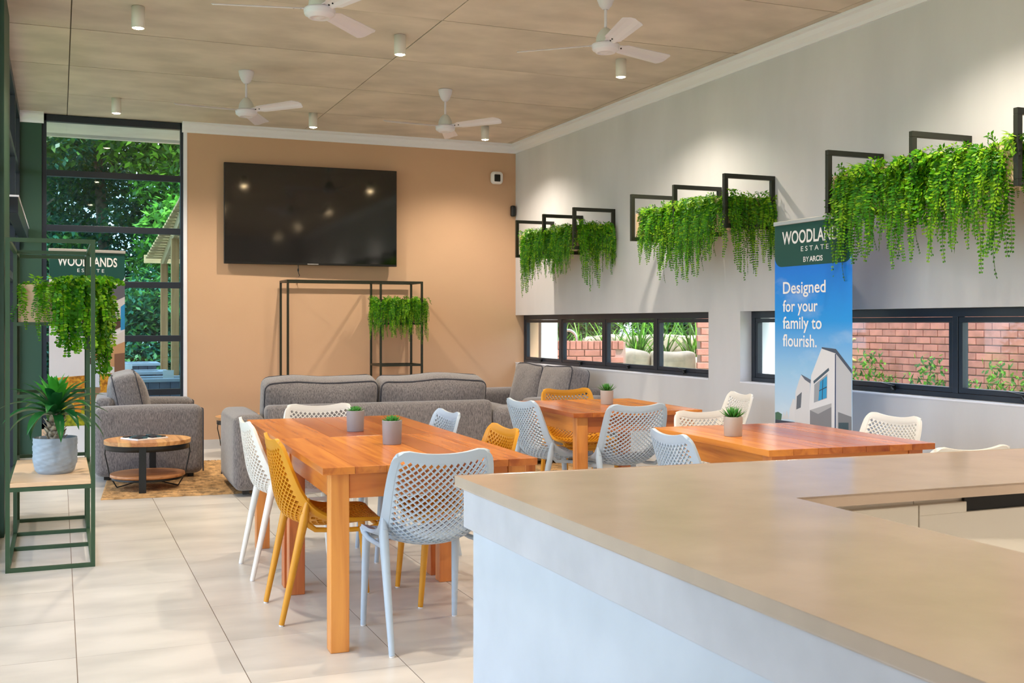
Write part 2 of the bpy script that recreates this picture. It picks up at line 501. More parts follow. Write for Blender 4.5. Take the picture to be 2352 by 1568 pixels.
# strip windows in the right wall: awning sashes with stays
def strip_window(name, ys_, label):
    w = empty(name, (0, 0, 0), 0, label, kind='structure')
    x0, x1 = XR+.105, XR+.165
    y0, y1 = ys_[0], ys_[-1]
    f = MB().box(x0, x1, y0, y1, Z1-.055, Z1-.001).box(x0, x1, y0, y1, Z0+.001, Z0+.04).box(x0, x1, y0+.001, y0+.045, Z0+.04, Z1-.055).box(x0, x1, y1-.045, y1-.001, Z0+.04, Z1-.055)
    f.build('window_frame', M['frame_blk'], w, bevel=.002)
    for y in ys_[1:-1]:
        MB().box(x0, x1, y-.022, y+.022, Z0+.04, Z1-.055).build('mullion', M['frame_blk'], w, bevel=.002)
    for i in range(len(ys_)-1):
        a, b = ys_[i]+.047, ys_[i+1]-.047
        if i: a = ys_[i]+.024
        if i < len(ys_)-2: b = ys_[i+1]-.024
        s = MB(); zz0, zz1 = Z0+.042, Z1-.057; t = .032
        s.box(x0+.004, x0+.05, a, b, zz0, zz0+t).box(x0+.004, x0+.05, a, b, zz1-t, zz1)
        s.box(x0+.004, x0+.05, a, a+t, zz0+t, zz1-t).box(x0+.004, x0+.05, b-t, b, zz0+t, zz1-t)
        so = s.build('sash', M['frame_blk'], w, bevel=.002)
        pane(M['glass'], x0+.022, x0+.027, a+t, b-t, zz0+t, zz1-t, so)
        c = (a+b)/2
        h = MB().box(x0-.02, x0+.004, c-.012, c+.012, Z0+.03, Z0+.062)
        h.bar((x0-.014, c-.02, Z0+.058), (x0-.014, c+.11, Z0+.072), .01, .008)
        h.bar((x0-.02, c, Z0+.05), (x0-.035, c-.03, Z0+.03), .012, .012)
        h.build('handle', M['black'], so)
    return w
strip_window('window_2', [7.78+.0, 8.83, 9.87, 10.91, 11.948], 'far dark framed strip window with four panes')
strip_window('window_3', [3.2, 4.12, 5.17, 6.24, 7.319], 'near dark framed strip window over brick wall view')

# left glazing
def glazing(name, y0, y1, n, label, zt):
    w = empty(name, (0, 0, 0), 0, label, kind='structure')
    x0, x1 = XL-.02, XL+.04
    f = MB().box(x0, x1, y0, y1, H-.08, H-.002).box(x0, x1, y0, y1, 0, .06).box(x0, x1, y0, y0+.05, .06, H-.08).box(x0, x1, y1-.05, y1, .06, H-.08)
    f.build('window_frame', M['frame_blk'], w, bevel=.003)
    st = (y1-y0)/n
    for k in range(1, n):
        MB().box(x0, x1, y0+st*k-.03, y0+st*k+.03, .06, H-.08).build('mullion', M['frame_blk'], w, bevel=.003)
    zz = [.06]+zt+[H-.08]
    for z in zt:
        for k in range(n):
            MB().box(x0+.002, x1-.002, y0+st*k+(.05 if k == 0 else .03), y0+st*(k+1)-(.05 if k == n-1 else .03), z-.03, z+.03).build('transom', M['frame_blk'], w)
    for k in range(n):
        for i in range(len(zz)-1):
            pane(M['glass'], x0+.025, x0+.031, y0+st*k+.03, y0+st*(k+1)-.03, zz[i]+(.03 if i else 0), zz[i+1]-(.03 if i < len(zz)-2 else 0), w)
    return w
glazing('window_4', 8.27, YB-.001, 3, 'dark framed glazing along the left wall beyond the green column', [1.74, 2.25, 2.864])
glazing('window_5', 1.2, 7.5, 4, 'glazed sliding door wall on the left beside the camera', [2.3])
col = MB().box(-.62, -.315, 7.5, 8.27, 0, H-.001).build('column', M['green_wall'], bevel=.004)
tag(col, 'dark green painted column at the left wall', kind='structure')
hd = MB().box(XL+.04, -.28, 8.9, 11.9, 2.16, 2.28).build('trim_5', M['frame_blk'], bevel=.004); hd['kind'] = 'structure'
hl = MB().box(XL+.04, -.275, 8.9, 11.9, 2.281, 2.295).build('trim_6', M['cornice']); hl['kind'] = 'structure'

wl = MB().box(XL-.25, XL, YF, 1.199, 0, H).build('wall_left', M['wall']); wl['kind'] = 'structure'  # unseen stretch, made solid instead of glazed to limit daylight
# ------------------------------------------------------------------ ceiling downlights
def downlight(x, y, label):
    e = empty('downlight', (x, y, H), 0, label, 'light', 'cylinder downlights on the concrete ceiling')
    p = [(.0, -.0015), (.043, -.0015), (.043, -.142), (.040, -.145), (.036, -.142), (.036, -.12)]
    MB().lathe(p, 28).build('housing', M['lampw'], e)
    MB().lathe([(.0355, -.136), (.034, -.141), (.028, -.1465), (.015, -.150), (.0, -.151)], 24).build('lens', LENS, e)
    ld = bpy.data.lights.new('downlight_lamp', 'SPOT')
    ld.energy = 105; ld.color = (1, .87, .7); ld.spot_size = R(138); ld.spot_blend = .75; ld.shadow_soft_size = .03
    lo = bpy.data.objects.new('lamp', ld); COL.objects.link(lo); lo.parent = e; lo.location = (0, 0, -.158)
LENS = plain('lamp_lens', (255, 222, 170), .5, emit=80)
spots = {(.49, 7.7): 'white cylinder downlight highest up at the left of the ceiling',
         (.50, 10.9): 'small white cylinder downlight above the tall window',
         (2.32, 7.72): 'white cylinder downlight in the middle of the ceiling between two fans',
         (2.37, 10.92): 'white cylinder downlight above the television',
         (4.17, 7.74): 'white cylinder downlight beside the right wall under the near right fan',
         (4.24, 10.94): 'white cylinder downlight near the back right corner of the ceiling',
         (.49, 4.5): 'white cylinder downlight over the left aisle before the counter',
         (2.32, 4.5): 'white cylinder downlight over the near dining tables',
         (4.17, 4.5): 'white cylinder downlight over the right dining table by the wall',
         (2.32, 1.3): 'white cylinder downlight over the kitchen counter',
         (4.17, 1.3): 'white cylinder downlight over the kitchen by the right wall',
         (2.32, -1.4): 'white cylinder downlight at the back of the kitchen behind the camera',
         (4.17, -1.4): 'white cylinder downlight in the kitchen corner behind the camera'}
for (x, y), l in spots.items(): downlight(x, y, l)

# ------------------------------------------------------------------ ceiling fans
def make_fan():
    e = empty('ceiling_fan')
    MB().lathe([(0, -.001), (.062, -.001), (.064, -.008), (.058, -.04), (.04, -.085), (.022, -.105), (.013, -.108)], 32).build('canopy', M['fanw'], e)
    MB().tube([(0, 0, -.105), (0, 0, -.24)], .0095, 12).build('rod', M['fanw'], e)
    MB().lathe([(.012, -.225), (.025, -.232), (.045, -.255), (.06, -.285), (.064, -.315), (.066, -.325), (.0, -.327)], 32).build('motor_housing', M['fang'], e)
    MB().lathe([(.0, -.33), (.084, -.33), (.09, -.335), (.09, -.349), (.086, -.352), (.088, -.36), (.083, -.37), (.068, -.378), (.062, -.386), (.05, -.388), (.047, -.382), (.02, -.385), (.01, -.392), (0, -.393)], 40).build('motor_disc', M['fanw'], e)
    for k in range(3):
        a = 2*math.pi*k/3
        m = MB(); vs = []
        secs = [(.075, .030, 0), (.13, .036, 0), (.16, .052, 0), (.35, .058, 0), (.56, .064, 0), (.585, .060, 0), (.60, .048, 0)]
        for r, w, dz in secs:
            for t in (-1, -.45, .1, .55, 1):
                zz = -.337 - t*w*.27 + (.006 if abs(t) < .5 else 0)
                vs.append((r - (.02*abs(t) if r > .57 else 0), t*w, zz))
        n = 5; fs = []
        for i in range(len(secs)-1):
            for j in range(n-1): fs.append((i*n+j, i*n+j+1, (i+1)*n+j+1, (i+1)*n+j))
        m.add(vs, fs)
        b = m.build('blade', M['fanw'], e, rz=a)
        s = b.modifiers.new('s', 'SOLIDIFY'); s.thickness = .003
        sc = MB()
        for q in (.105, .145): sc.lathe([(0, -.328), (.005, -.329), (.005, -.337)], 8, (q, 0, 0))
        sc.build('screw', M['black'], b)
    return e
fan0 = make_fan()
fans = [((1.455, 9.31), 187, 'white three-blade ceiling fan nearest the tall window at the back left'),
        ((3.24, 9.36), 185, 'white three-blade ceiling fan farthest back, near the back right corner'),
        ((3.24, 6.22), 139, 'white three-blade ceiling fan nearest the right wall, large and near'),
        ((1.37, 6.14), 167, 'white three-blade ceiling fan cut off by the top edge')]
for i, ((x, y), a, l) in enumerate(fans):
    o = fan0 if i == 0 else copy_tree(fan0)
    o.location = (x, y, H); o.rotation_euler = (0, 0, R(a))
    tag(o, l, 'fan', 'ceiling fans under the concrete slab')

# ------------------------------------------------------------------ television, camera, sensor
tv = empty('television', (2.57, 11.86, 1.976), R(-1.0), 'large black flat television mounted on the tan wall', 'television')
MB().box(-.948, .948, -.012, .03, 0, 1.078).build('casing', M['tvbody'], tv, bevel=.004)
MB().box(-.942, .942, -.0135, -.0125, .022, 1.072).build('screen', M['screen'], tv)
MB().box(-.4, .4, .03, .075, .3, .75).build('bracket', M['tvbody'], tv)
MB().box(-.06, .06, -.016, -.012, .006, .014).build('logo_plate', M['alu'], tv)
cb = MB().tube([(2.41, 11.86, 1.975), (2.412, 11.86, 1.93), (2.41, 11.86, 1.90), (2.425, 11.86, 1.86), (2.41, 11.86, 1.835), (2.395, 11.86, 1.86), (2.41, 11.86, 1.895)], .004, 6)
cb.tube([(2.41, 11.86, 1.935), (2.41, 11.86, 1.905)], .009, 8)
tag(cb.build('cable', M['black']), 'thin black cable loop hanging under the television', 'cable')
sc_ = empty('security_camera', (4.76, YB, 3.05), 0, 'white security camera with black lens high on the tan wall', 'camera')
def rbox(m, w, d, h, r, n=4, mi=0, bulge=(0, 0, 0), c=(0, 0, 0), noise=0, seed=0, dens=(6, 6, 6)):
    """rounded box centred at c, optional bulge of faces"""
    def axis(half, k):
        r_ = min(r, half*.98)
        a = [-half + r_*(1-math.cos(math.pi/2*i/n)) for i in range(n+1)]
        mid = [(-half+r_) + (2*half-2*r_)*i/k for i in range(1, k)]
        return a + mid + [-x for x in a[::-1]]
    hx, hy, hz = w/2, d/2, h/2
    A = [axis(hx, dens[0]), axis(hy, dens[1]), axis(hz, dens[2])]
    hs = (hx, hy, hz)
    idx = {}; vs = []; fs = []
    rnd = random.Random(seed)
    ph = [rnd.uniform(0, 6) for _ in range(6)]
    def vert(p):
        key = tuple(round(q, 5) for q in p)
        if key in idx: return idx[key]
        rr = min(r, min(hs)*.98)
        inner = [max(-(hs[i]-rr), min(hs[i]-rr, p[i])) for i in range(3)]
        dv = Vector([p[i]-inner[i] for i in range(3)])
        if dv.length > 1e-9: dv.normalize()
        q = [inner[i]+dv[i]*rr for i in range(3)]
        u = [q[i]/hs[i] for i in range(3)]
        for i in range(3):
            if bulge[i]:
                o = [j for j in range(3) if j != i]
                g = (1-min(1, abs(u[o[0]]))**2)*(1-min(1, abs(u[o[1]]))**2)
                q[i] += bulge[i]*g*u[i]
        if noise:
            q[1] += noise*(math.sin(q[0]*17+ph[0])*math.sin(q[2]*13+ph[1])) * (1-abs(u[0])**4)
            q[2] += noise*.9*math.sin(q[0]*9+ph[2])*(u[2] if u[2] > 0 else 0)
        idx[key] = len(vs)
        vs.append((q[0]+c[0], q[1]+c[1], q[2]+c[2]))
        return idx[key]
    for ax in range(3):
        o = [j for j in range(3) if j != ax]
        for sgn in (-1, 1):
            a1, a2 = A[o[0]], A[o[1]]
            for i in range(len(a1)-1):
                for j in range(len(a2)-1):
                    q = []
                    for (ii, jj) in ((i, j), (i+1, j), (i+1, j+1), (i, j+1)):
                        p = [0, 0, 0]; p[ax] = sgn*hs[ax]; p[o[0]] = a1[ii]; p[o[1]] = a2[jj]
                        q.append(vert(p))
                    flip = (sgn > 0) ^ (ax == 1)
                    fs.append(tuple(q) if flip else tuple(q[::-1]))
    m.add(vs, fs, mi, True)
    return m
rbox(MB(), .15, .09, .15, .044, c=(0, -.046, 0)).build('housing', M['white'], sc_)
rbox(MB(), .1, .06, .11, .028, c=(-.008, -.075, .0)).build('camera_ball', M['white'], sc_)
rbox(MB(), .075, .02, .085, .01, c=(-.014, -.104, -.008)).build('lens_face', M['dark'], sc_)
pir = rbox(MB(), .06, .055, .13, .02).build('motion_sensor', M['black'], None, (XR-.045, YB-.03, 2.67))
tag(pir, 'small black motion sensor in the back right corner', 'sensor')

# ------------------------------------------------------------------ shelving racks with planter box
PW = .022
def rack(name, label, mat, L_, D_, tower, loc, rz, board=None, group=None):
    """goal-post rack along local x; tower occupies the +x end"""
    e = empty(name, loc, rz, label, 'shelving rack', group)
    hgt = 1.80; h = PW/2
    def bar(a, b, n='bar'):
        return MB().bar(a, b, PW, PW).build(n, mat, e)
    for x in (h, L_-h):
        for y in (h, D_-h): bar((x, y, 0), (x, y, hgt), 'post')
    for y in (h, D_-h):
        bar((PW, y, hgt-h), (L_-PW, y, hgt-h), 'top_rail'); bar((PW, y, h), (L_-PW, y, h), 'bottom_rail')
        bar((L_-tower, y, PW), (L_-tower, y, hgt-PW), 'post')
    for x in (h, L_-h):
        bar((x, PW, hgt-h), (x, D_-PW, hgt-h), 'top_rail')
    for x in (h, L_*.38, L_-tower, L_-h):
        bar((x, PW, h), (x, D_-PW, h), 'bottom_rail')
    for z in (.455, .89, 1.345):
        for y in (h, D_-h): bar((L_-tower+h, y, z-h), (L_-PW, y, z-h), 'shelf_rail')
        for x in (L_-tower, L_-h): bar((x, PW, z-h), (x, D_-PW, z-h), 'shelf_rail')
    bar((L_-tower, PW, hgt-h), (L_-tower, D_-PW, hgt-h), 'top_rail')
    # planter box on the upper shelf rails
    t = .016; bx0, bx1, by0, by1, z0, z1 = L_-tower+.02, L_-.026, .026, D_-.026, 1.347, 1.585
    b = MB().box(bx0, bx1, by0, by0+t, z0, z1).box(bx0, bx1, by1-t, by1, z0, z1).box(bx0, bx0+t, by0+t, by1-t, z0, z1).box(bx1-t, bx1, by0+t, by1-t, z0, z1).box(bx0+t, bx1-t, by0+t, by1-t, z0, z0+t)
    bo = b.build('planter_box', M['ply'], e, bevel=.002)
    MB().box(bx0+t, bx1-t, by0+t, by1-t, z1-.05, z1-.04).build('soil', M['soil'], bo)
    if board == 'low':
        for y in (h, D_-h): bar((PW, y, .455-h), (L_-tower-h, y, .455-h), 'shelf_rail')
        bar((h, PW, .455-h), (h, D_-PW, .455-h), 'shelf_rail')
        MB().box(.0, L_-tower-.012, .0+PW, D_-PW, .4565, .480).build('board', M['ply'], e, bevel=.002)
    else:
        MB().box(L_-tower+.012, L_-.024, PW, D_-PW, .4565, .480).build('board', M['ply'], e, bevel=.002)
        MB().box(L_-tower+.03, L_-.04, .05, D_-.05, .481, .56).build('drawer_box', M['ply'], e)
    return e
# near left rack: runs along +Y, local x -> +Y, local y -> -X
r1 = rack('shelving_rack', 'dark green steel rack at the left edge holding the potted plant', M['rackg'], 1.62, .45, .52, (.185, 6.42, 0), R(90), 'low', 'steel racks with planter boxes')
r2 = rack('shelving_rack', 'black steel rack under the television with fern planter', M['rackb'], 1.50, .42, .48, (2.215, 11.48, 0), 0, None, 'steel racks with planter boxes')

# ------------------------------------------------------------------ wall mounted fern shelves
def wall_shelf(ys_, label):
    e = empty('wall_planter_shelf', (XR, ys_[-1], 2.05), 0, label, 'planter shelf', 'wall planter shelves above the strip windows')
    y0 = ys_[-1]
    w = .455; hh = .405; t = .034; dp = .03
    for y in ys_:
        yy = y-y0
        f = MB().box(-w, -.0, yy, yy+dp, hh-t, hh).box(-w, -.0, yy, yy+dp, 0, t).box(-w, -w+t, yy, yy+dp, t, hh-t).box(-t, -.0, yy, yy+dp, t, hh-t)
        f.build('loop_frame', M['rackb'], e, bevel=.002)
    ln = ys_[0]-y0
    tt = .016; z0, z1 = t+.001, .235; a, b = dp+.001, ln-.001
    for i in range(len(ys_)-1):
        a = ys_[len(ys_)-1-i]-y0+dp+.001; b = ys_[len(ys_)-2-i]-y0-.001
        x0, x1 = -w+t+.004, -t-.004
        bx = MB().box(x0, x0+tt, a, b, z0, z1).box(x1-tt, x1, a, b, z0, z1).box(x0+tt, x1-tt, a, a+tt, z0, z1).box(x0+tt, x1-tt, b-tt, b, z0, z1).box(x0+tt, x1-tt, a+tt, b-tt, z0, z0+tt)
        bo = bx.build('planter_box', M['ply'], e, bevel=.002)
        MB().box(x0+tt, x1-tt, a+tt, b-tt, z1-.04, z1-.03).build('soil', M['soil'], bo)
    return e
WS = [([10.85, 10.14, 9.43], 'far wall planter shelf over the far strip window'),
      ([8.28, 7.58, 6.86], 'middle wall planter shelf left of the blue banner'),
      ([5.68, 4.93, 4.18], 'near wall planter shelf overhanging the blue banner at the right')]
for ys_, l in WS: wall_shelf(ys_, l)

# ------------------------------------------------------------------ hanging plants
def leaflet(m, p, d, nrm, ln, wd, mi):
    d = d.normalized(); s = d.cross(nrm)
    if s.length < 1e-5: return
    s.normalize()
    mid = p + d*(ln*.5)
    m.add([p, mid+s*wd/2, p+d*ln, mid-s*wd/2], [(0, 1, 2, 3)], mi)

def hanging_mesh(seed, kind, width=.26, length=.36, n=46, out=.07):
    """a bushy clump of fronds that rise from the box, arch over its edge and hang down"""
    r = random.Random(seed)
    m = MB()
    for k in range(n):
        x0 = r.uniform(-width/2, width/2); y0 = r.uniform(0, .09)
        L_ = length*(.22+.78*r.random()**.75)*(1-.45*abs(x0/(width/2))*r.random())
        oo = out*r.uniform(.35, 1.3)
        up = r.uniform(.0, .035)
        if k % 7 == 0: L_ = r.uniform(.02, .12); up = r.uniform(.03, .075); oo *= 1.2
        drift = r.uniform(-.07, .07); wob = r.uniform(0, 6); amp = r.uniform(.004, .014)
        bias = r.choice((0, 0, 1, 2))
        step = .0145 if kind == 'fern' else .0175
        tot = L_+oo+up
        ns = max(7, int(tot/step))
        pts = []
        for i in range(ns+1):
            t = i/ns
            y = y0 - (oo+y0)*min(1, (1-math.exp(-4.5*t)))
            z = -.025 + (up+.025)*math.sin(min(1, t*3.2)*math.pi*.5) - L_*max(0, t-.16)**1.15/.82
            x = x0 + drift*t + amp*math.sin(wob+t*9)
            pts.append(Vector((x, y+amp*.7*math.cos(wob+t*8), z)))
        m.tube(pts[::3] + ([pts[-1]] if ns % 3 else []), .0012, 3, 3, cap=False)
        tw = r.uniform(-1.1, 1.1)
        for i in range(1, ns+1):
            t = i/ns
            p = pts[i]; d = (pts[min(ns, i+1)]-pts[i-1]).normalized()
            side = Vector((math.cos(tw), math.sin(tw)*.8, 0)); side = (side - d*side.dot(d)).normalized()
            nrm = d.cross(side)
            if kind == 'fern':
                env = min(1, .35+t*4)*(1-.72*max(0, t-.45)/.55)
                for sg in (-1, 1):
                    ln = .040*env*r.uniform(.8, 1.2)
                    dd = side*sg + d*.35 + nrm*r.uniform(-.45, .45) + Vector((r.uniform(-.15, .15), -.1, r.uniform(-.1, .15)))
                    mi = bias if r.random() < .6 else r.randrange(3)
                    leaflet(m, p, dd, nrm+side*r.uniform(-.5, .5), ln, .0125, mi)
            else:
                for sg in (-1, 1):
                    dd = side*sg + d*.3 + Vector((r.uniform(-.5, .5), r.uniform(-.7, .2), r.uniform(-.4, .4)))
                    nn = Vector((r.uniform(-.5, .5), -1, r.uniform(-.2, .8)))
                    mi = bias if r.random() < .55 else r.randrange(3)
                    ln = .030*r.uniform(.7, 1.1); dd.normalize()
                    sd2 = dd.cross(nn); sd2.normalize(); w2 = ln*.42
                    m.add([p, p+dd*ln*.3+sd2*w2, p+dd*ln*.75+sd2*w2*.8, p+dd*ln, p+dd*ln*.75-sd2*w2*.8, p+dd*ln*.3-sd2*w2], [(0, 1, 2, 3, 4, 5)], mi)
    return m.mesh('foliage', [M['fern_a'], M['fern_b'], M['fern_c'], M['stem']])
HM = [hanging_mesh(11, 'fern', length=.56, n=40), hanging_mesh(12, 'fern', length=.66, n=42), hanging_mesh(13, 'fern', length=.44, n=44),
      hanging_mesh(14, 'button', length=.44, n=46), hanging_mesh(15, 'fern', length=.70, n=34, width=.2)]
HL = hanging_mesh(21, 'button', width=.26, length=.62, n=58, out=.10)
HT = hanging_mesh(22, 'fern', width=.24, length=.44, n=12, out=.05)
def hang(me, loc, rz, label, group, s=1.0):
    o = link('trailing_fern', me, None, loc, rz)
    q = random.Random(len(bpy.data.objects)).uniform(.78, 1.14) if s > .6 else 1
    o.scale = (s, s, s*q)
    tag(o, label, 'plant', group)
    return o
def rank(i, n):
    w = ['first', 'second', 'third', 'fourth', 'fifth', 'sixth', 'seventh', 'eighth']
    return w[i]
rr = random.Random(3)
for gi, (ys_, l) in enumerate(WS):
    where = ['far', 'middle', 'near'][gi]+' wall shelf'
    g = 'trailing ferns in the ' + ['far', 'middle', 'near'][gi] + ' wall shelf'
    y0, y1 = ys_[-1]+.19, ys_[0]-(.20 if gi < 2 else .10)
    n = 8
    xf = XR-.455+.075; zt = 2.05+.225
    # front edge, facing the room
    for i in range(n):
        y = y1 - (y1-y0)*i/(n-1)
        me = HM[rr.choice([0, 1, 2, 4, 0, 1]) if not (gi == 2 and i == 4) else 3]
        sz = {0: .95, 1: 1.0, 2: 1.05}[gi]*rr.uniform(.93, 1.08)
        hang(me, (xf, y, zt-.005), R(-90)+rr.uniform(-.15, .15), 'trailing fern, %s from the far end along the %s' % (rank(i, n), where), g, sz)
    # near end, facing the camera, hanging over the end loop
    for i, x in enumerate((xf+.08, xf+.2, xf+.31)):
        if gi == 1 and i == 1: continue
        me = HM[[1, 2, 4][i]]
        pos = ['room-side', 'middle', 'wall-side'][i]
        hang(me, (x, ys_[-1]+.045, zt+.0), R(rr.uniform(-14, 14)), '%s trailing fern over the near end of the %s' % (pos, where), g, .92)
    for i in range(4):
        y = y0+(y1-y0)*(i+.5)/4
        hang(HM[2], (XR-.17, y, zt-.01), R(90), 'low fern tuft against the wall, %s from the near end of the %s' % (rank(i, 4), where), g, .55)

# rack planters
for i, (x, me, s) in enumerate(((2.215+1.5-.43, 1, .85), (2.215+1.5-.30, 0, .8), (2.215+1.5-.18, 4, .85), (2.215+1.5-.05, 1, .8))):
    hang(HM[me], (x, 11.515, 1.585), R([-25, 0, 5, 25][i]), 'trailing fern in the rack under the television, %s from the left' % rank(i, 4), 'trailing ferns on the television rack', s)
hang(HM[0], (2.215+1.5-.47, 11.66, 1.585), R(-80), 'trailing fern spilling over the left side of the television rack', 'trailing ferns on the television rack', .8)
# near left rack: front face of box is at Y = 6.42+1.1+.02
yb = 6.42+1.62-.52+.02
hang(HT, (-.13, yb-.012, 1.575), 0, 'sparse pale fern over the left half of the planter on the left rack', 'trailing plants on the left rack')
hang(HT, (-.03, yb-.016, 1.575), R(5), 'sparse fern in the middle of the planter on the left rack', 'trailing plants on the left rack', .9)
hang(HL, (.10, yb+.03, 1.60), R(5), 'lush round-leaved trailing plant right of the sparse ferns on the left rack', 'trailing plants on the left rack', .95)
hang(HL, (.17, yb+.12, 1.60), R(60), 'lush round-leaved trailing plant spilling over the right corner of the left rack', 'trailing plants on the left rack', 1.05)
hang(HL, (.18, yb+.30, 1.60), R(95), 'lush trailing plant on the far right side of the left rack', 'trailing plants on the left rack', 1.12)
for i in range(2):
    hang(HM[2], (-.12+.14*i, yb+.2, 1.585), R(180), ['low fern tuft at the back left of the left rack planter', 'low fern tuft at the back middle of the left rack planter'][i], 'trailing plants on the left rack', .6)

# ------------------------------------------------------------------ chairs
SIDE = [(-.280,.838),(-.250,.755),(-.218,.67),(-.180,.585),(-.125,.515),(-.05,.472),(.04,.455),(.13,.452),(.2,.446),(.238,.418)]
CENT = [(-.292,.808),(-.286,.72),(-.274,.63),(-.258,.54),(-.222,.462),(-.135,.418),(-.02,.412),(.09,.424),(.18,.430),(.232,.404)]
HWID = [.200,.222,.230,.231,.229,.227,.230,.232,.228,.208]
def cr(arr, t):
    n = len(arr)-1; x = max(0, min(1, t))*n; i = min(n-1, int(x)); u = x-i
    g = lambda j: np.array(arr[max(0, min(n, j))], dtype=float)
    a, b, c, d = g(i-1), g(i), g(i+1), g(i+2)
    return .5*((2*b)+(-a+c)*u+(2*a-5*b+4*c-d)*u*u+(-a+3*b-3*c+d)*u**3)
def shell(s, v):
    sd_ = cr(SIDE, v); ce_ = cr(CENT, v); w = float(cr([[h] for h in HWID], v)[0])
    k = abs(s)**2.2
    y = sd_[0]*k + ce_[0]*(1-k); z = sd_[1]*k + ce_[1]*(1-k)
    if v < .07:       # rounded upper corners
        q = (1-v/.07)
        z -= .03*max(0, (abs(s)-.72)/.28)**2*q*1.0
        w *= 1-.02*q
    if v > .93:
        q = (v-.93)/.07
        y -= .03*max(0, (abs(s)-.6)/.4)**2*q
    return (s*w, y, z)
def lattice(s0, s1, v0, v1, nx, ny, hole=.78):
    m = MB(); idx = {}; vs = []; fs = []
    def P(i, j):
        key = (round(i, 4), round(j, 4))
        if key not in idx:
            idx[key] = len(vs); vs.append(shell(s0+(s1-s0)*i/nx, v0+(v1-v0)*j/ny))
        return idx[key]
    def diamond(ci, cj, pts):
        inside = [(i, j) for i, j in pts if -1e-6 <= i <= nx+1e-6 and -1e-6 <= j <= ny+1e-6]
        if len(inside) < 4:
            if len(inside) == 3:
                # half diamond on the border: solid web
                fs.append(tuple(P(*p) for p in inside))
            elif len(inside) == 2:
                fs.append((P(*inside[0]), P(*inside[1]), P(ci, cj)))
            return
        inn = [(ci+(i-ci)*hole, cj+(j-cj)*hole) for i, j in pts]
        for k in range(4):
            l = (k+1) % 4
            fs.append((P(*pts[k]), P(*pts[l]), P(*inn[l]), P(*inn[k])))
    for i in range(nx):
        for j in range(ny):
            diamond(i+.5, j+.5, [(i+.5, j), (i+1, j+.5), (i+.5, j+1), (i, j+.5)])
    for i in range(nx+1):
        for j in range(ny+1):
            diamond(i, j, [(i, j-.5), (i+.5, j), (i, j+.5), (i-.5, j)])
    m.add(vs, fs, 0, False)
    return m
def rim():
    m = MB(); vs = []; fs = []; idx = {}
    def P(s, v):
        k = (round(s, 4), round(v, 4))
        if k not in idx: idx[k] = len(vs); vs.append(shell(s, v))
        return idx[k]
    V = [0, .012, .03, .055] + [.055+(.945-.055)*i/34 for i in range(1, 34)] + [.945, .965, .985, 1]
    S = [-1, -.95, -.90, -.87] + [-.87+1.74*i/14 for i in range(1, 14)] + [.87, .90, .95, 1]
    for i in range(len(S)-1):
        for j in range(len(V)-1):
            sm = (S[i]+S[i+1])/2; vm = (V[j]+V[j+1])/2
            if abs(sm) > .87 or vm < .055 or vm > .945:
                fs.append((P(S[i], V[j]), P(S[i+1], V[j]), P(S[i+1], V[j+1]), P(S[i], V[j+1])))
    m.add(vs, fs, 0, True)
    return m
def make_chair(mat):
    e = empty('mesh_chair')
    o = rim().build('frame', mat, e)
    s = o.modifiers.new('s', 'SOLIDIFY'); s.thickness = .016; s.offset = 0
    b = o.modifiers.new('b', 'BEVEL'); b.width = .004; b.segments = 2; b.limit_method = 'ANGLE'; b.angle_limit = R(50)
    bake(o)
    for nm, a, c, ny in (('backrest', .055, .52, 14), ('seat', .52, .945, 11)):
        o = lattice(-.87, .87, a, c, 13, ny).build(nm, mat, e)
        s = o.modifiers.new('s', 'SOLIDIFY'); s.thickness = .013; s.offset = 0
        bake(o)
    # skirt below the seat edge
    for sg in (-1, 1):
        m = MB()
        m.tube([(sg*.222, -.175, .50), (sg*.222, -.16, .445), (sg*.21, -.12, .415), (sg*.208, 0, .405), (sg*.212, .12, .405), (sg*.215, .20, .42), (sg*.219, .215, .44)], [.014, .014, .012, .011, .012, .014, .012], 8)
        m.build('side_rail', mat, e)
        MB().tube([(sg*.222, -.155, .56), (sg*.224, -.172, .47), (sg*.222, -.205, .32), (sg*.217, -.272, .006)], [.008, .021, .018, .0125], 12).build('leg', mat, e)
        MB().tube([(sg*.205, .185, .435), (sg*.207, .19, .38), (sg*.213, .222, .006)], [.02, .019, .0125], 12).build('leg', mat, e)
        f = MB()
        f.lathe([(0, 0), (.011, 0), (.012, .006), (0, .006)], 10, (sg*.217, -.272, 0)); f.lathe([(0, 0), (.011, 0), (.012, .006), (0, .006)], 10, (sg*.213, .222, 0))
        f.build('foot', M['white'], e)
    MB().tube([(-.21, .205, .40), (0, .21, .388), (.21, .205, .40)], .011, 8).build('front_rail', mat, e)
    return e
def recolour(root, mat):
    c = copy_tree(root)
    for ch in c.children:
        if ch.data and ch.name.split('.')[0] != 'foot':
            ch.data = ch.data.copy(); ch.data.materials.clear(); ch.data.materials.append(mat)
    return c
cg = make_chair(M['c_grey']); cw = recolour(cg, M['c_white']); cy = recolour(cg, M['c_yel'])
used = set()
def chair(proto, x, y, face, label, group):
    """face: heading in degrees, 0 = facing +Y"""
    if proto.name in used: o = copy_tree(proto)
    else: o = proto; used.add(proto.name)
    o.location = (x, y, 0); o.rotation_euler = (0, 0, R(face))
    tag(o, label, 'chair', group)
G1, G2, G3 = 'mesh chairs around the long table', 'mesh chairs around the back table', 'mesh chairs around the right table'
chair(cg, 1.455, 4.485, -1, 'light grey mesh chair at the near end of the long table, back to camera', G1)
chair(cy, 1.185, 5.05, -91, 'mustard yellow mesh chair on the left side of the long table', G1)
chair(cw, 1.205, 5.96, -91, 'white mesh chair on the left side of the long table behind the yellow one', G1)
chair(cw, 1.525, 6.67, 176, 'white mesh chair at the far end of the long table by the grey sofa', G1)
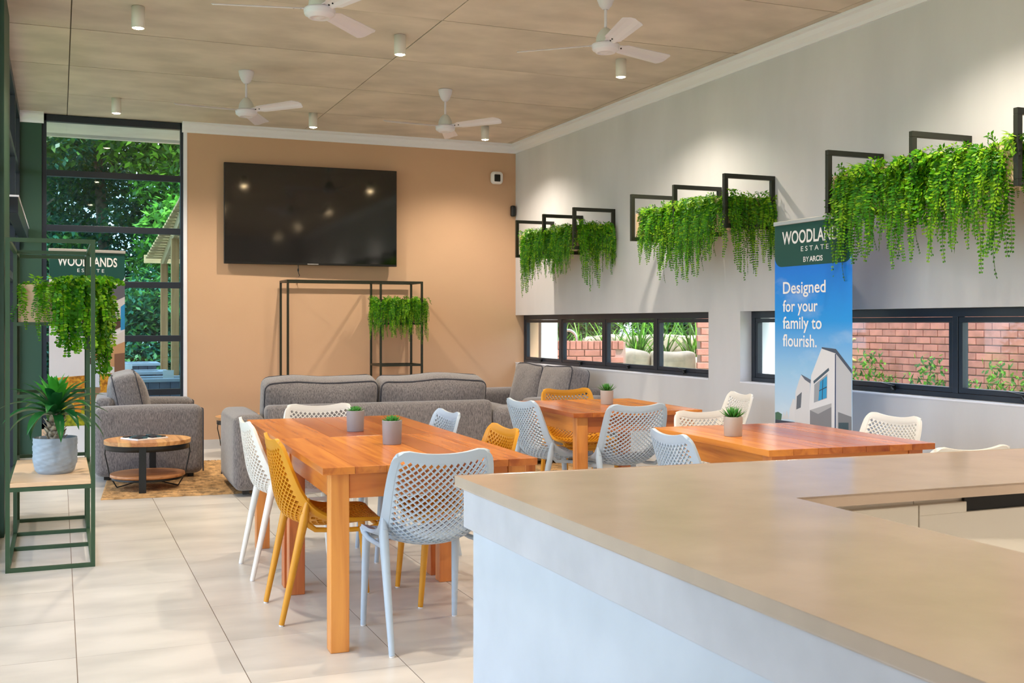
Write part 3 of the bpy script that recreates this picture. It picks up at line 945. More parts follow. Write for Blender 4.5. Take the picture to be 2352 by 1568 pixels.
chair(cy, 1.80, 5.10, 88, 'mustard yellow mesh chair on the right side of the long table', G1)
chair(cg, 1.86, 6.12, 90, 'light grey mesh chair on the far right side of the long table', G1)
chair(cg, 3.18, 6.85, -84, 'light grey mesh chair on the left side of the back table, seen from the side', G2)
chair(cg, 3.435, 6.41, -2, 'light grey mesh chair at the near end of the back table, back to camera', G2)
chair(cy, 3.72, 7.56, 178, 'mustard yellow mesh chair at the far end of the back table by the small sofa', G2)
chair(cw, 4.42, 6.88, 80, 'white mesh chair by the right wall beside the banner', G2)
chair(cg, 2.97, 4.50, -94, 'light grey mesh chair on the left side of the right table', G3)
chair(cw, 3.56, 5.28, 180, 'white mesh chair at the far end of the right table behind the potted succulent', G3)
chair(cw, 4.10, 4.86, 92, 'white mesh chair at the right table beneath the near strip window', G3)
chair(cw, 3.56, 3.76, -3, 'white mesh chair at the near end of the right table, mostly hidden by the counter', G3)

# ------------------------------------------------------------------ dining tables
def make_table(w, l):
    e = empty('dining_table')
    zt = .76; n = 7; pw = w/n
    for k in range(n):
        x0 = -w/2+pw*k
        box_obj('plank', x0+.0006, x0+pw-.0006, -l/2, l/2, zt-.03, zt, M['table'], e, .0015)
    ins = .04; lg = .078
    for sx in (-1, 1):
        for sy in (-1, 1):
            cx = sx*(w/2-ins-lg/2); cy_ = sy*(l/2-ins-lg/2)
            box_obj('leg', cx-lg/2, cx+lg/2, cy_-lg/2, cy_+lg/2, 0, zt-.031, M['tablez'], e, .004)
    a = w/2-ins-lg-.001; b = l/2-ins-lg-.001
    for s in (-1, 1):
        cy_ = s*(l/2-ins-.02); cx = s*(w/2-ins-.02)
        box_obj('apron', -a, a, cy_-.012, cy_+.012, zt-.135, zt-.031, M['tablex'], e, .002)
        box_obj('apron', cx-.012, cx+.012, -b, b, zt-.135, zt-.031, M['table'], e, .002)
    return e
GT = 'solid wood dining tables'
t1 = make_table(.93, 1.168); t1.location = (1.457, 4.885, 0); t1.rotation_euler.z = R(-1.7)
tag(t1, 'nearest orange-brown wooden table with one succulent, forming the near half of the long table', 'table', GT)
t2 = copy_tree(t1); t2.location = (1.492, 6.058, 0)
t2['label'] = 'orange-brown wooden table pushed against the nearest one, forming the far half of the long table'
t3 = copy_tree(t1); t3.location = (3.565, 6.87, 0); t3.rotation_euler.z = R(-4)
t3['label'] = 'orange-brown wooden table in the back row before the small sofa'
t4 = copy_tree(t1); t4.location = (3.49, 4.69, 0); t4.rotation_euler.z = R(-3.5)
t4['label'] = 'orange-brown wooden table at the right behind the counter'

# ------------------------------------------------------------------ succulents in pots
def succulent(x, y, z, r, h, pm, tall, label, seed):
    e = empty('potted_succulent', (x, y, z), 0, label, 'plant', 'small potted succulents on the dining tables')
    MB().lathe([(0, 0), (r*.9, 0), (r*.93, .004), (r, h*.97), (r*.985, h), (r*.9, h), (r*.88, h-.012), (0, h-.012)], 32).build('pot', pm, e)
    rnd = random.Random(seed)
    n = 26
    for k in range(n):
        t = k/n; a = k*2.4 + rnd.uniform(-.2, .2)
        el = (.25+1.1*t) if not tall else (.45+1.0*t)
        ln = (.055-.02*t) if not tall else (.085-.02*t)
        w = .011 if not tall else .008
        m = MB(); dx, dy = math.cos(a), math.sin(a)
        c = Vector((dx*.006, dy*.006, h-.012))
        d = Vector((dx*math.cos(el), dy*math.cos(el), math.sin(el))); s = Vector((-dy, dx, 0)); nn = s.cross(d)
        q = [c+s*w*.5, c-s*w*.5, c+d*ln*.55-s*w+nn*.0, c+d*ln*.55+s*w, c+d*ln-nn*.003, c+d*ln*.5-nn*-.004]
        m.add(q, [(0, 1, 5), (1, 2, 5), (2, 4, 5), (4, 3, 5), (3, 0, 5), (0, 3, 4, 2, 1)], 0, True)
        m.build('leaf', M['aloe'], e)
succulent(1.475, 5.04, .76, .048, .115, M['pot_grey'], False, 'green rosette succulent in grey pot nearer the camera on the long table', 1)
succulent(1.470, 5.72, .76, .048, .112, M['pot_grey'], False, 'green rosette succulent in grey pot farther back on the long table', 2)
succulent(3.62, 6.93, .76, .047, .10, M['pot_beige'], True, 'spiky green succulent in beige pot on the back table', 3)
succulent(3.20, 4.73, .76, .049, .10, M['pot_beige'], True, 'spiky green succulent in beige pot on the right table', 4)

# ------------------------------------------------------------------ potted dracaena on the left rack
dr = empty('potted_dracaena', (-.02, 6.80, .480), 0, 'strap-leaved dracaena with scaly trunk in ribbed grey-blue pot', 'plant')
m = MB(); nz_, na = 26, 72; vs = []; fs = []
for i in range(nz_+1):
    t = i/nz_; z = .22*t
    rr_ = .108+.02*min(1, t*3)-.0*(t)
    if t < .06: rr_ -= .012*(1-t/.06)
    for k in range(na):
        a = 2*math.pi*k/na
        d = .0035*math.sin(a*9+math.sin(t*18)*1.6)*math.sin(t*40+a*2) if .04 < t < .95 else 0
        vs.append(((rr_+d)*math.cos(a), (rr_+d)*math.sin(a), z))
for i in range(nz_):
    for k in range(na):
        l = (k+1) % na
        fs.append((i*na+k, i*na+l, (i+1)*na+l, (i+1)*na+k))
m.add(vs, fs, 0, True)
m.lathe([(.128, .22), (.118, .221), (.114, .19), (0, .19)], 72); m.lathe([(0, .0), (.096, .0)], 72)
m.build('pot', M['pot_blue'], dr)
pb = MB(); rn = random.Random(5)
for k in range(70):
    a = rn.uniform(0, 6.28); q = .1*math.sqrt(rn.random())
    s = rn.uniform(.007, .012)
    rbox(pb, s*2, s*1.6, s*1.2, s*.5, 2, c=(q*math.cos(a), q*math.sin(a), .193+s*.4), dens=(1, 1, 1))
tag(pb.build('pebbles', M['pebble'], dr), kind='stuff')
tk = MB().tube([(0, 0, .18), (.003, 0, .24), (0, .003, .30), (.004, 0, .38)], [.034, .044, .040, .026], 14)
tk.build('trunk', M['trunk'], dr)
for k in range(30):
    a = k*2.4; z = .205+.13*k/30
    m = MB(); d = Vector((math.cos(a), math.sin(a), 0)); s = Vector((-d.y, d.x, 0)); r0 = .036
    m.add([d*r0+s*.018+Vector((0, 0, z-.01)), d*r0-s*.018+Vector((0, 0, z-.01)), d*(r0+.022)-s*.012+Vector((0, 0, z+.02)), d*(r0+.032)+Vector((0, 0, z+.03)), d*(r0+.022)+s*.012+Vector((0, 0, z+.02))], [(0, 1, 2, 3, 4)], 0, True)
    o = m.build('bark_scale', M['trunk'], dr)
    s_ = o.modifiers.new('s', 'SOLIDIFY'); s_.thickness = .004
rn = random.Random(8)
for k in range(46):
    t = k/46; a = k*2.399+rn.uniform(-.15, .15)
    el = R(-8+88*t**1.15); ln = (.325 if t < .6 else .27-.08*(t-.6)/.4)*rn.uniform(.9, 1.08)
    z0 = .345+.06*t; droop = (1.85-1.5*t)*rn.uniform(.85, 1.1)
    w = .027*rn.uniform(.9, 1.15)
    m = MB(); vs = []; n = 9
    p = Vector((math.cos(a)*.015, math.sin(a)*.015, z0)); ang = el+.35
    for i in range(n+1):
        u = i/n
        wd = w*(.55+1.9*u if u < .25 else 1.03)*(1 if u < .55 else max(.02, 1-((u-.55)/.45)**1.5))
        s = Vector((-math.sin(a), math.cos(a), 0))
        up = Vector((-math.cos(a)*math.sin(ang), -math.sin(a)*math.sin(ang), math.cos(ang)))
        vs += [p-s*wd+up*wd*.35, p.copy(), p+s*wd+up*wd*.35]
        d = Vector((math.cos(a)*math.cos(ang), math.sin(a)*math.cos(ang), math.sin(ang)))
        p = p+d*(ln/n); ang -= droop/n
    fs = []
    for i in range(n):
        for j in range(2): fs.append((i*3+j, i*3+j+1, (i+1)*3+j+1, (i+1)*3+j))
    m.add(vs, fs, 0, True)
    m.build('leaf', M['yucca_top'] if t > .66 else M['yucca'], dr)

dr.scale = (.93, .93, .93)
# ------------------------------------------------------------------ sofas
def make_sofa(L_, D_, nb, arm=.23, seed=0):
    """local: faces +y, centred"""
    e = empty('sofa')
    hx, hy = L_/2, D_/2
    ia = hx-arm
    rbox(MB(), 2*ia-.002, D_-.06, .25, .02, c=(0, .0, .165)).build('base', M['sofa'], e)
    rbox(MB(), 2*ia-.004, .15, .40, .045, c=(0, -hy+.085, .485), bulge=(0, .012, 0)).build('back_panel', M['sofa'], e)
    for sx in (-1, 1):
        rbox(MB(), arm, D_, .585, .065, 5, c=(sx*(hx-arm/2), 0, .325), bulge=(.008, .01, .012)).build('arm', M['sofa'], e)
        m = MB()
        pts = []
        x = sx*(hx-.006); y0_, y1_, z0_, z1_ = hy-.02, hy-.02, .04, .60
        fx = [(sx*(hx-arm+.02), .05), (sx*(hx-arm+.02), .585), (sx*(hx-.03), .585), (sx*(hx-.012), .555), (sx*(hx-.012), .05)]
        m.tube([(q, hy+.0, z) for q, z in fx], .006, 6)
        m.build('piping', M['piping'], e)
    cw_ = 2*ia/nb
    for k in range(nb):
        cx = -ia+cw_*(k+.5)
        sc = rbox(MB(), cw_-.008, D_-.24, .155, .045, 4, c=(cx, .095, .37), bulge=(0, .01, .02), seed=seed+k).build('seat_cushion', M['sofa'], e)
        # back cushion, leaning
        w_, d_, h_ = cw_-.010, .24, .47
        cxx = cx*(1.0 if nb > 1 else 1)
        cxx = cx
        m = rbox(MB(), w_, d_, h_, .06, 4, bulge=(.002, .05, .02), noise=.010, seed=seed*7+k, dens=(12, 3, 8))
        bc = m.build('back_cushion', M['sofa'], e, (cxx, -hy+.285, .645))
        bc.rotation_euler = (R(13), 0, 0)
        pr_ = random.Random(seed*7+k); ph_ = [pr_.uniform(0, 6) for _ in range(6)]
        for sy in (-1, 1):
            pts = []; a_, b_ = w_/2-.012, h_/2-.010; rc = .055
            for (ox, oz, st) in ((a_-rc, b_-rc, 0), (-a_+rc, b_-rc, 90), (-a_+rc, -b_+rc, 180), (a_-rc, -b_+rc, 270)):
                for q in range(5):
                    an = R(st+q*22.5)
                    pts.append((ox+rc*math.cos(an), sy*(d_/2-.024), oz+rc*math.sin(an)))
            dn = []
            for q in range(len(pts)):
                p_, q_ = Vector(pts[q]), Vector(pts[(q+1) % len(pts)])
                for u_ in range(8 if (q_-p_).length > .1 else 1): dn.append(p_.lerp(q_, u_/8))
            pts = []
            for p_ in dn:
                ux, uy, uz = p_.x/(w_/2), p_.y/(d_/2), p_.z/(h_/2)
                zz_ = p_.z + .02*(1-ux*ux)*(1-uy*uy)*uz
                yy_ = p_.y + .010*(math.sin(p_.x*17+ph_[0])*math.sin(p_.z*13+ph_[1]))*(1-abs(ux)**4)
                zz_ += .010*.9*math.sin(p_.x*9+ph_[2])*(uz if uz > 0 else 0)
                pts.append((p_.x, yy_, zz_+(.003 if uz > .8 else 0)))
            # drape along the wavy seam
            MB().tube(pts, .0065, 6, closed=True).build('piping', M['piping'], bc)
    for sx in (-1, 1):
        for sy in (-1, 1): box_obj('foot', sx*(hx-.1)-.025, sx*(hx-.1)+.025, sy*(hy-.1)-.025, sy*(hy-.1)+.025, 0, .04, M['black'], e)
    pass
    return e
RZ = .0135
s1 = make_sofa(2.36, .95, 2, .24, 1); s1.location = (2.43, 8.96, RZ); s1.rotation_euler.z = R(-1.5)
tag(s1, 'long grey fabric sofa behind the long table, back to camera', 'sofa', 'grey fabric sofas')
s2 = make_sofa(1.26, .88, 2, .2, 2); s2.location = (.735, 10.36, RZ); s2.rotation_euler.z = R(-92)
tag(s2, 'small grey fabric armchair sofa at the left by the tall window, seen from its side', 'sofa', 'grey fabric sofas')
s3 = make_sofa(1.78, .92, 2, .23, 3); s3.location = (4.49, 10.24, RZ); s3.rotation_euler.z = R(92)
tag(s3, 'grey fabric sofa against the right wall under the far strip window', 'sofa', 'grey fabric sofas')

# ------------------------------------------------------------------ jute rug
def make_rug(L_, D_, p=.0115):
    nx, ny = int(L_/p), int(D_/p)
    X, Y = np.meshgrid(np.linspace(0, L_, nx+1), np.linspace(0, D_, ny+1))
    row = np.abs(np.sin(np.pi*Y/.046)); bead = np.abs(np.sin(np.pi*(X/.030)+np.floor(Y/.046)*1.57+ .6*np.sin(Y*9)))
    Z = .003+.011*np.sqrt(row)*(.25+.75*np.sqrt(bead))
    Z[0, :] = Z[-1, :] = 0; Z[:, 0] = Z[:, -1] = 0
    rng = np.random.RandomState(2)
    edge = .006*np.sin(X[0]*43)+.004*rng.rand(nx+1)
    Y[0, :] += edge; Y[1, :] += edge
    V = np.stack([X, Y, Z], -1).reshape(-1, 3)
    i = np.arange(ny)[:, None]*(nx+1)+np.arange(nx)[None, :]
    F = np.stack([i, i+1, i+nx+2, i+nx+1], -1).reshape(-1, 4)
    me = bpy.data.meshes.new('rug')
    me.from_pydata(V.tolist(), [], F.tolist())
    me.materials.append(M['rug_m'])
    me.polygons.foreach_set('use_smooth', [True]*len(me.polygons))
    return me
rug = link('rug', make_rug(4.15, 2.15), None, (.29, 8.80, .001), R(-4.5))
tag(rug, 'chunky woven tan jute rug under the sofas and round table', 'rug')

# ------------------------------------------------------------------ round side tables
def make_round():
    e = empty('round_side_table')
    zt = .392; r = .335
    n = 7
    # planked top cut to a circle
    pw = 2*r/n
    for k in range(n):
        x0, x1 = -r+pw*k, -r+pw*(k+1)
        m = MB(); top = []
        xs_ = [x0+.0004+(x1-x0-.0008)*i/8 for i in range(9)]
        up = [(x, math.sqrt(max(1e-6, r*r-x*x))) for x in xs_]; lo = [(x, -y) for x, y in up[::-1]]
        P2 = up+lo; N2 = len(P2)
        vs = [(x, y, zt-.03) for x, y in P2]+[(x, y, zt) for x, y in P2]
        fs = [tuple(range(N2, 2*N2))[::-1], tuple(range(N2))]+[(i, N2+i, N2+(i+1) % N2, (i+1) % N2) for i in range(N2)]
        m.add(vs, fs)
        m.build('plank', M['round2'], e)
    MB().lathe([(r-.012, zt-.031), (r-.012, zt-.075), (r-.016, zt-.075), (r-.016, zt-.031)], 48).build('ring', M['black'], e)
    MB().lathe([(0, .095), (.285, .095), (.29, .098), (.29, .118), (.285, .12), (0, .12)], 48).build('lower_shelf', M['round'], e)
    MB().lathe([(.275, .075), (.28, .094), (.27, .094), (.275, .075)], 40).build('lower_ring', M['black'], e)
    for a in (R(-101), R(79)):
        d = Vector((math.cos(a), math.sin(a), 0))
        MB().bar(d*(r-.012)+Vector((0, 0, 0)), d*(r-.012)+Vector((0, 0, zt-.032)), .055, .012).build('leg', M['black'], e) if False else None
        m = MB(); s = Vector((-d.y, d.x, 0)); q = []
        for z in (0, zt-.032):
            for u, w in ((r-.018, -.027), (r-.006, -.027), (r-.006, .027), (r-.018, .027)):
                q.append(d*u+s*w+Vector((0, 0, z)))
        m.add(q, [(0, 3, 2, 1), (4, 5, 6, 7), (0, 1, 5, 4), (1, 2, 6, 5), (2, 3, 7, 6), (3, 0, 4, 7)])
        m.build('leg', M['black'], e)
    for sx, a in ((-1, R(180)), (1, 0)):
        d = Vector((math.cos(a-.1), math.sin(a-.1), 0))
        pts = [d*(r-.014)+Vector((0, 0, zt-.05)), d*(r-.008)+Vector((0, 0, .28)), d*(r-.03)+Vector((0, 0, .18)), d*.292+Vector((0, 0, .105)), d*.235+Vector((0, 0, .008))]
        MB().tube(pts, .005, 6).build('bowed_rod', M['black'], e)
    d = Vector((math.cos(-.1), math.sin(-.1), 0)); s = Vector((-d.y, d.x, 0))
    MB().tube([d*-.235+Vector((0, 0, .008)), d*-.1+s*.0+Vector((0, 0, .045)), Vector((0, 0, .055)), d*.1+Vector((0, 0, .045)), d*.235+Vector((0, 0, .008))], .005, 6).build('bottom_rod', M['black'], e)
    return e
M['round2'] = wood('acacia_plank', (222, 168, 108), (156, 100, 56), 'Y', .4, objvar=.1)
rt1 = make_round(); rt1.location = (.665, 9.27, .0125)
tag(rt1, 'round wooden side table on the rug holding the black-and-white board', 'side table', 'round wooden side tables with black metal bases')
rt2 = copy_tree(rt1); rt2.location = (1.80, 11.33, 0); rt2.rotation_euler.z = R(15)
tag(rt2, 'round wooden side table near the tan wall behind the long sofa', 'side table', 'round wooden side tables with black metal bases')
bd = empty('game_board', (.64, 9.29, .4055), R(30), 'white board with raised dark blue-green tiles on the round table', 'board game')
MB().box(-.14, .14, -.12, .12, 0, .012).build('board', M['print_white'], bd, bevel=.001)
tl = [plain('tile_navy', (18, 26, 44), .25), plain('tile_teal', (40, 84, 96), .25), plain('tile_black', (20, 20, 24), .25)]
for i in range(6):
    for j in range(5):
        if (i*5+j) % 7 == 3: continue
        MB().box(-.02, .02, -.02, .02, 0, .008).build('game_tile', tl[(i+j*2) % 3], bd, (-.108+.043*i, -.088+.044*j, .0125))

# ------------------------------------------------------------------ roll-up banners
def text_obj(body, x0, x1, z0, z1, mat, parent, bold=0, y=-.0022, name='lettering', spacing=1.0):
    cu = bpy.data.curves.new('t', 'FONT'); cu.body = body; cu.size = 1; cu.offset = bold; cu.space_character = spacing
    cu.resolution_u = 4
    o = bpy.data.objects.new('t', cu); COL.objects.link(o)
    dg = bpy.context.evaluated_depsgraph_get(); dg.update()
    me = bpy.data.meshes.new_from_object(o.evaluated_get(dg))
    bpy.data.objects.remove(o)
    co = np.array([v.co[:] for v in me.vertices]); mn = co.min(0); mxx = co.max(0)
    sx = (x1-x0)/(mxx[0]-mn[0])
    # z0..z1 are the full ink extents
    sz = (z1-z0)/(mxx[1]-mn[1])
    for v in me.vertices:
        v.co = (x0+(v.co.x-mn[0])*sx, y, z0+(v.co.y-mn[1])*sz)
    me.materials.clear(); me.materials.append(mat)
    return link(name, me, parent)
def poly(pts, mat, parent, y=-.0012, name='print'):
    m = MB(); m.add([(x, y, z) for x, z in pts], [tuple(range(len(pts)))])
    return m.build(name, mat, parent)
def banner(loc, rz, w, h, label, sheet):
    e = empty('roll_up_banner', loc, rz, label, 'banner', 'printed roll-up banners')
    MB().box(0, w, -.0005, .0005, .07, h).build('sheet', sheet, e)
    MB().box(-.005, w+.005, -.01, .01, h, h+.028).build('top_rail', M['alu'], e, bevel=.003)
    rbox(MB(), w+.03, .16, .075, .02, c=(w/2, 0, .0385)).build('base', M['alu'], e)
    MB().tube([(w/2, .03, .07), (w/2, .02, h+.01)], .008, 8).build('pole', M['alu'], e)
    # header with rounded lower corners
    z0 = h-.285; r = .075; pts = [(0.0, h), (0.0, z0+r)]
    for q in range(1, 7):
        a = R(180+15*q); pts.append((r+r*math.cos(a), z0+r+r*math.sin(a)))
    for q in range(0, 6):
        a = R(270+15*q); pts.append((w-r+r*math.cos(a), z0+r+r*math.sin(a)))
    pts += [(w, z0+r), (w, h)]
    poly(pts[::-1], M['banner_green'], e, name='header_print')
    k = w/.8
    text_obj('WOODLANDS', .085*k, .715*k, h-.135, h-.045, M['print_white'], e, .018)
    text_obj('ESTATE', .29*k, .575*k, h-.19, h-.157, M['print_white'], e, 0, spacing=1.5)
    text_obj('BY', .315*k, .375*k, h-.262, h-.228, M['print_white'], e, 0)
    text_obj('ARCIS', .38*k, .515*k, h-.263, h-.227, M['print_white'], e, .02)
    return e
b1 = banner((4.60, 6.29, 0), R(-90), .80, 2.012, 'tall blue banner reading Designed for your family to flourish, by the right wall', M['sky_print'])
wh = M['print_white']
text_obj('Designed', .095, .545, 1.515, 1.622, wh, b1, .012)
text_obj('for your', .093, .465, 1.392, 1.498, wh, b1, .012)
text_obj('family to', .093, .505, 1.275, 1.385, wh, b1, .012)
text_obj('flourish.', .093, .455, 1.180, 1.265, wh, b1, .012)
P = {
'trees': ([(0.005,.72),(.038,.727),(.081,.714),(.073,.672),(.005,.671)], (70,110,90)),
'fence': ([(0.005,.671),(.345,.671),(.6,.655),(.6,.07),(.005,.07)], (62,70,88)),
'lawn': ([(0.005,.60),(.795,.60),(.795,.07),(.005,.07)], (120,132,120)),
'h4': ([(.073,.679),(.088,.70),(.102,.735),(.115,.701),(.136,.745),(.15,.708),(.157,.686)], (206,210,216)),
'h3': ([(.157,.686),(.168,.757),(.205,.83),(.225,.82),(.225,.68)], (212,214,220)),
'h2': ([(.221,.72),(.232,.879),(.288,.992),(.385,.95),(.385,.655),(.225,.655)], (208,210,216)),
'h2roof': ([(.288,.998),(.394,.965),(.390,.940),(.332,.962)], (90,100,118)),
'h2win': ([(.246,.847),(.299,.879),(.288,.774),(.239,.757)], (96,104,116)),
'front': ([(.378,.655),(.378,.80),(.397,.992),(.506,1.179),(.646,1.148),(.636,.60),(.600,.60)], (218,220,226)),
'side': ([(.640,1.148),(.795,1.038),(.795,.60),(.634,.60)], (186,190,198)),
'roof': ([(.506,1.184),(.646,1.175),(.797,1.048),(.797,1.022),(.645,1.146),(.506,1.174)], (72,84,104)),
'pipe': ([(.637,1.143),(.647,1.144),(.645,.60),(.633,.60)], (44,66,104)),
'hood': ([(.42,.958),(.575,1.052),(.58,1.034),(.425,.94)], (70,90,108)),
'wframe': ([(.43,.935),(.562,1.012),(.559,.854),(.426,.816)], (150,158,168)),
'glassp': ([(.487,.956),(.559,.998),(.553,.857),(.472,.832)], (40,150,205)),
'bar1': ([(.515,.972),(.521,.975),(.514,.843),(.508,.842)], (40,50,70)),
'bar2': ([(.48,.90),(.557,.93),(.557,.924),(.48,.894)], (40,50,70)),
'under': ([(.385,.764),(.603,.824),(.603,.60),(.562,.60),(.385,.64)], (128,130,138)),
'ceilp': ([(.385,.764),(.603,.824),(.603,.80),(.47,.745)], (170,172,178)),
'garage': ([(.667,.773),(.795,.752),(.795,.60),(.667,.60)], (122,126,134)),
'gwin': ([(.673,.705),(.768,.713),(.768,.62),(.673,.62)], (60,84,96)),
}
for i, (k, (pts, c)) in enumerate(P.items()):
    poly(pts, plain('print_'+k, c, .5), b1, -.0011-.00007*i, 'house_print')

M['banner_white'] = plain('print_paper', (226, 224, 232), .5, var=.02, vscale=3)
b2 = banner((-.085, 11.16, 0), R(13), .70, 2.02, 'tall white banner with family garden photo before the tall window', M['banner_white'])
au = noise_print('print_autumn', [(.3, (110, 66, 24)), (.7, (236, 190, 60)), (.5, (196, 130, 36))], 26)
gr = noise_print('print_grass', [(.3, (84, 90, 16)), (.7, (206, 190, 40)), (.5, (140, 150, 24))], 22)
def pc(n, c): return plain('print_'+n, c, .5)
for i, (n, pts, mt) in enumerate((
    ('backdrop', [(0, .37), (.69, .37), (.69, .86), (.0, .82)], au),
    ('meadow', [(0, .35), (.70, .35), (.70, .53), (.0, .55)], gr),
    ('eaves', [(.50, 1.64), (.70, 1.76), (.70, 1.60), (.56, 1.52)], pc('eaves', (92, 92, 104))),
    ('facade', [(.54, 1.52), (.70, 1.60), (.70, 1.30), (.54, 1.24)], pc('facade', (206, 200, 204))),
    ('shade', [(.60, 1.36), (.66, 1.40), (.66, 1.30), (.60, 1.27)], pc('shade', (84, 60, 52))),
    ('bluewin', [(.66, 1.50), (.70, 1.53), (.70, 1.28), (.66, 1.27)], pc('bluewin', (40, 140, 200))),
    ('slab', [(.50, 1.16), (.70, 1.27), (.70, 1.16), (.52, 1.08)], pc('slab', (214, 208, 208))),
    ('soffit', [(.50, 1.08), (.70, 1.16), (.70, .90), (.56, .92)], pc('soffit', (196, 150, 110))),
    ('interior', [(.60, 1.04), (.70, 1.05), (.70, .78), (.60, .80)], pc('interior', (128, 92, 72))),
    ('leg1', [(.40, .62), (.45, .62), (.43, .46), (.40, .44)], pc('skin', (140, 84, 58))),
    ('shoe', [(.37, .44), (.44, .43), (.44, .41), (.36, .41)], pc('shoe', (226, 196, 180))),
    ('shorts', [(.36, .72), (.47, .73), (.46, .60), (.38, .60)], pc('shorts', (150, 120, 96))),
    ('shirt', [(.33, .93), (.42, .99), (.47, .96), (.46, .72), (.37, .72)], pc('shirt', (206, 214, 236))),
    ('arm', [(.41, .98), (.44, .99), (.46, 1.10), (.43, 1.10)], pc('arm', (176, 112, 84))),
    ('head', [(.34, .97), (.36, 1.01), (.40, 1.01), (.41, .97), (.38, .94)], pc('hair', (74, 44, 36))),
    ('dog', [(.17, .50), (.25, .58), (.30, .56), (.29, .50), (.27, .44), (.20, .45)], pc('dog', (222, 142, 40))),
    ('footer', [(0, .36), (.70, .355), (.70, .07), (0, .07)], pc('footer', (240, 240, 246))))):
    poly(pts[::-1] if n not in () else pts, mt, b2, -.0011-.00007*i, 'photo_print')
text_obj('.co', .40, .56, .245, .315, pc('teal_text', (10, 74, 80)), b2, .02, y=-.0032)
text_obj('ese', .12, .36, 1.22, 1.29, pc('navy_text', (20, 40, 84)), b2, .02, y=-.0032)

# ------------------------------------------------------------------ kitchen counter
wt_ = MB()
poly2 = [(1.005, 2.826), (5.0, 2.585), (5.0, 2.055), (1.635, 2.157), (1.62, .35), (1.0, .35)]
n = len(poly2); zt, tb = .92, .893
wt_.add([(x, y, tb) for x, y in poly2]+[(x, y, zt) for x, y in poly2],
        [(n+0, n+5, n+4, n+3), (n+0, n+3, n+2, n+1), (0, 3, 4, 5), (0, 1, 2, 3)] + [(i, (i+1) % n, n+(i+1) % n, n+i) for i in range(n)])
wo_ = wt_.build('worktop', M['stone'], None, bevel=.002)
tag(wo_, 'beige stone worktop turning the corner of the counter in the foreground', 'countertop')
bw = empty('counter_wall', (0, 0, 0), 0, 'pale plastered counter base with thick apron in the foreground', 'counter')
MB().box(1.04, 1.595, .36, 2.775, 0, .892).build('plaster_body', M['plaster'], bw, bevel=.003)
MB().box(1.018, 1.0395, .36, 2.79, .785, .892).build('apron', M['apron'], bw, bevel=.002)
MB().box(1.0395, 1.60, 2.7755, 2.785, .785, .892).build('apron', M['apron'], bw, bevel=.002)
MB().box(1.5955, 1.612, .36, 2.155, .12, .892).build('inner_panel', M['cab'], bw)
def cabinet(x0, x1, label, handle=True):
    e = empty('base_cabinet', (x0, 2.18, 0), 0, label, 'cabinet', 'white base cabinets under the far worktop')
    w = x1-x0
    MB().box(.001, w-.001, .02, .395, .1, .891).build('carcass', M['cab'], e)
    MB().box(.02, w-.02, .06, .36, 0, .099).build('plinth', M['dark'], e)
    d = MB().box(.002, w-.002, 0, .019, .11, .872)
    if handle:
        d = MB().box(.002, w-.002, 0, .019, .11, .845).box(.002, .16, 0, .019, .845, .872).box(w-.16, w-.002, 0, .019, .845, .872)
        MB().box(.16, w-.16, .008, .018, .846, .89).build('handle_recess', M['dark'], e)
    d.build('door', M['cab'], e, bevel=.0015)
cabinet(1.615, 2.04, 'plain cream cabinet in the inner corner of the counter', False)
cabinet(2.041, 2.80, 'cream cabinet with black recessed pull under the far worktop')
cabinet(2.801, 3.56, 'cream cabinet right of the first one with a black pull')

# ------------------------------------------------------------------ outside: ground, walls, timber, trees
gd = MB().box(-30, 45, YB+.26, 60, -.35, -.02).box(-30, XL-.3, -12, YB+.26, -.35, -.02).box(XR+.31, 45, -12, YB+.26, -.35, -.02).build('ground', M['lawn'])
tag(gd, 'grassy ground outside the windows', kind='structure')
pv = MB().box(-1.2, 4.5, YB+.3, 22, -.02, .0).box(-3.2, XL-.32, -6, YB, -.02, .0).build('paving', M['paving']); tag(pv, 'paved terrace outside', kind='structure')
fas = MB().box(-1.3, XR+.9, 13.0, 13.06, H-.06, H+.32).build('fascia', M['ext_white']); tag(fas, 'white roof edge outside the tall window', kind='structure')

sf = MB().box(-1.3, XR+.9, YB+.255, 12.999, H-.03, H-.004).build('soffit', M['ext_white']); tag(sf, 'white soffit outside the tall window', kind='structure')
def brick_mesh(l=.222, d=.1, h=.073):
    m = MB(); m.box(-l/2, l/2, -d/2, d/2, -h/2, h/2)
    me = m.mesh('brick', M['brick'])
    bm = bmesh.new(); bm.from_mesh(me)
    bmesh.ops.bevel(bm, geom=bm.edges[:], offset=.004, segments=1, affect='EDGES')
    bm.to_mesh(me); bm.free()
    return me
BR = brick_mesh(); BRH = brick_mesh(.107); BRS = brick_mesh(.19); SOL = brick_mesh(.066, .1, .107)
# long garden wall parallel to the right facade
gw = empty('garden_wall', (9.56, 8.0, 0), 0, kind='structure')
MB().box(0.012, .22, -5.5, 7.2, -.2, 2.6).build('mortar', M['mortar'], gw)
rnd = random.Random(9)
cnt = 0
rest = MB()
for j in range(30):
    z = -.1+.0855*j
    for i in range(54):
        y = -5.3+.2325*i+(.116 if j % 2 else 0)
        if y > 7.0: continue
        Yw = 8+y
        vis = .42 < z < 1.52 and 8.35 < Yw < 11.65
        if vis and cnt < 300:
            o = link('brick', BR, gw, (0.04-rnd.uniform(0, .006), y, z+.037)); o.rotation_euler = (0, rnd.uniform(-.006, .006), R(90)+rnd.uniform(-.006, .006)); cnt += 1
        elif (z < 1.6 and 6 < Yw < 16):
            dx = .04-rnd.uniform(0, .006)
            rest.box(dx-.05, dx+.05, y-.111, y+.111, z, z+.073)
tag(rest.build('distant_bricks', M['brick'], gw), kind='stuff')
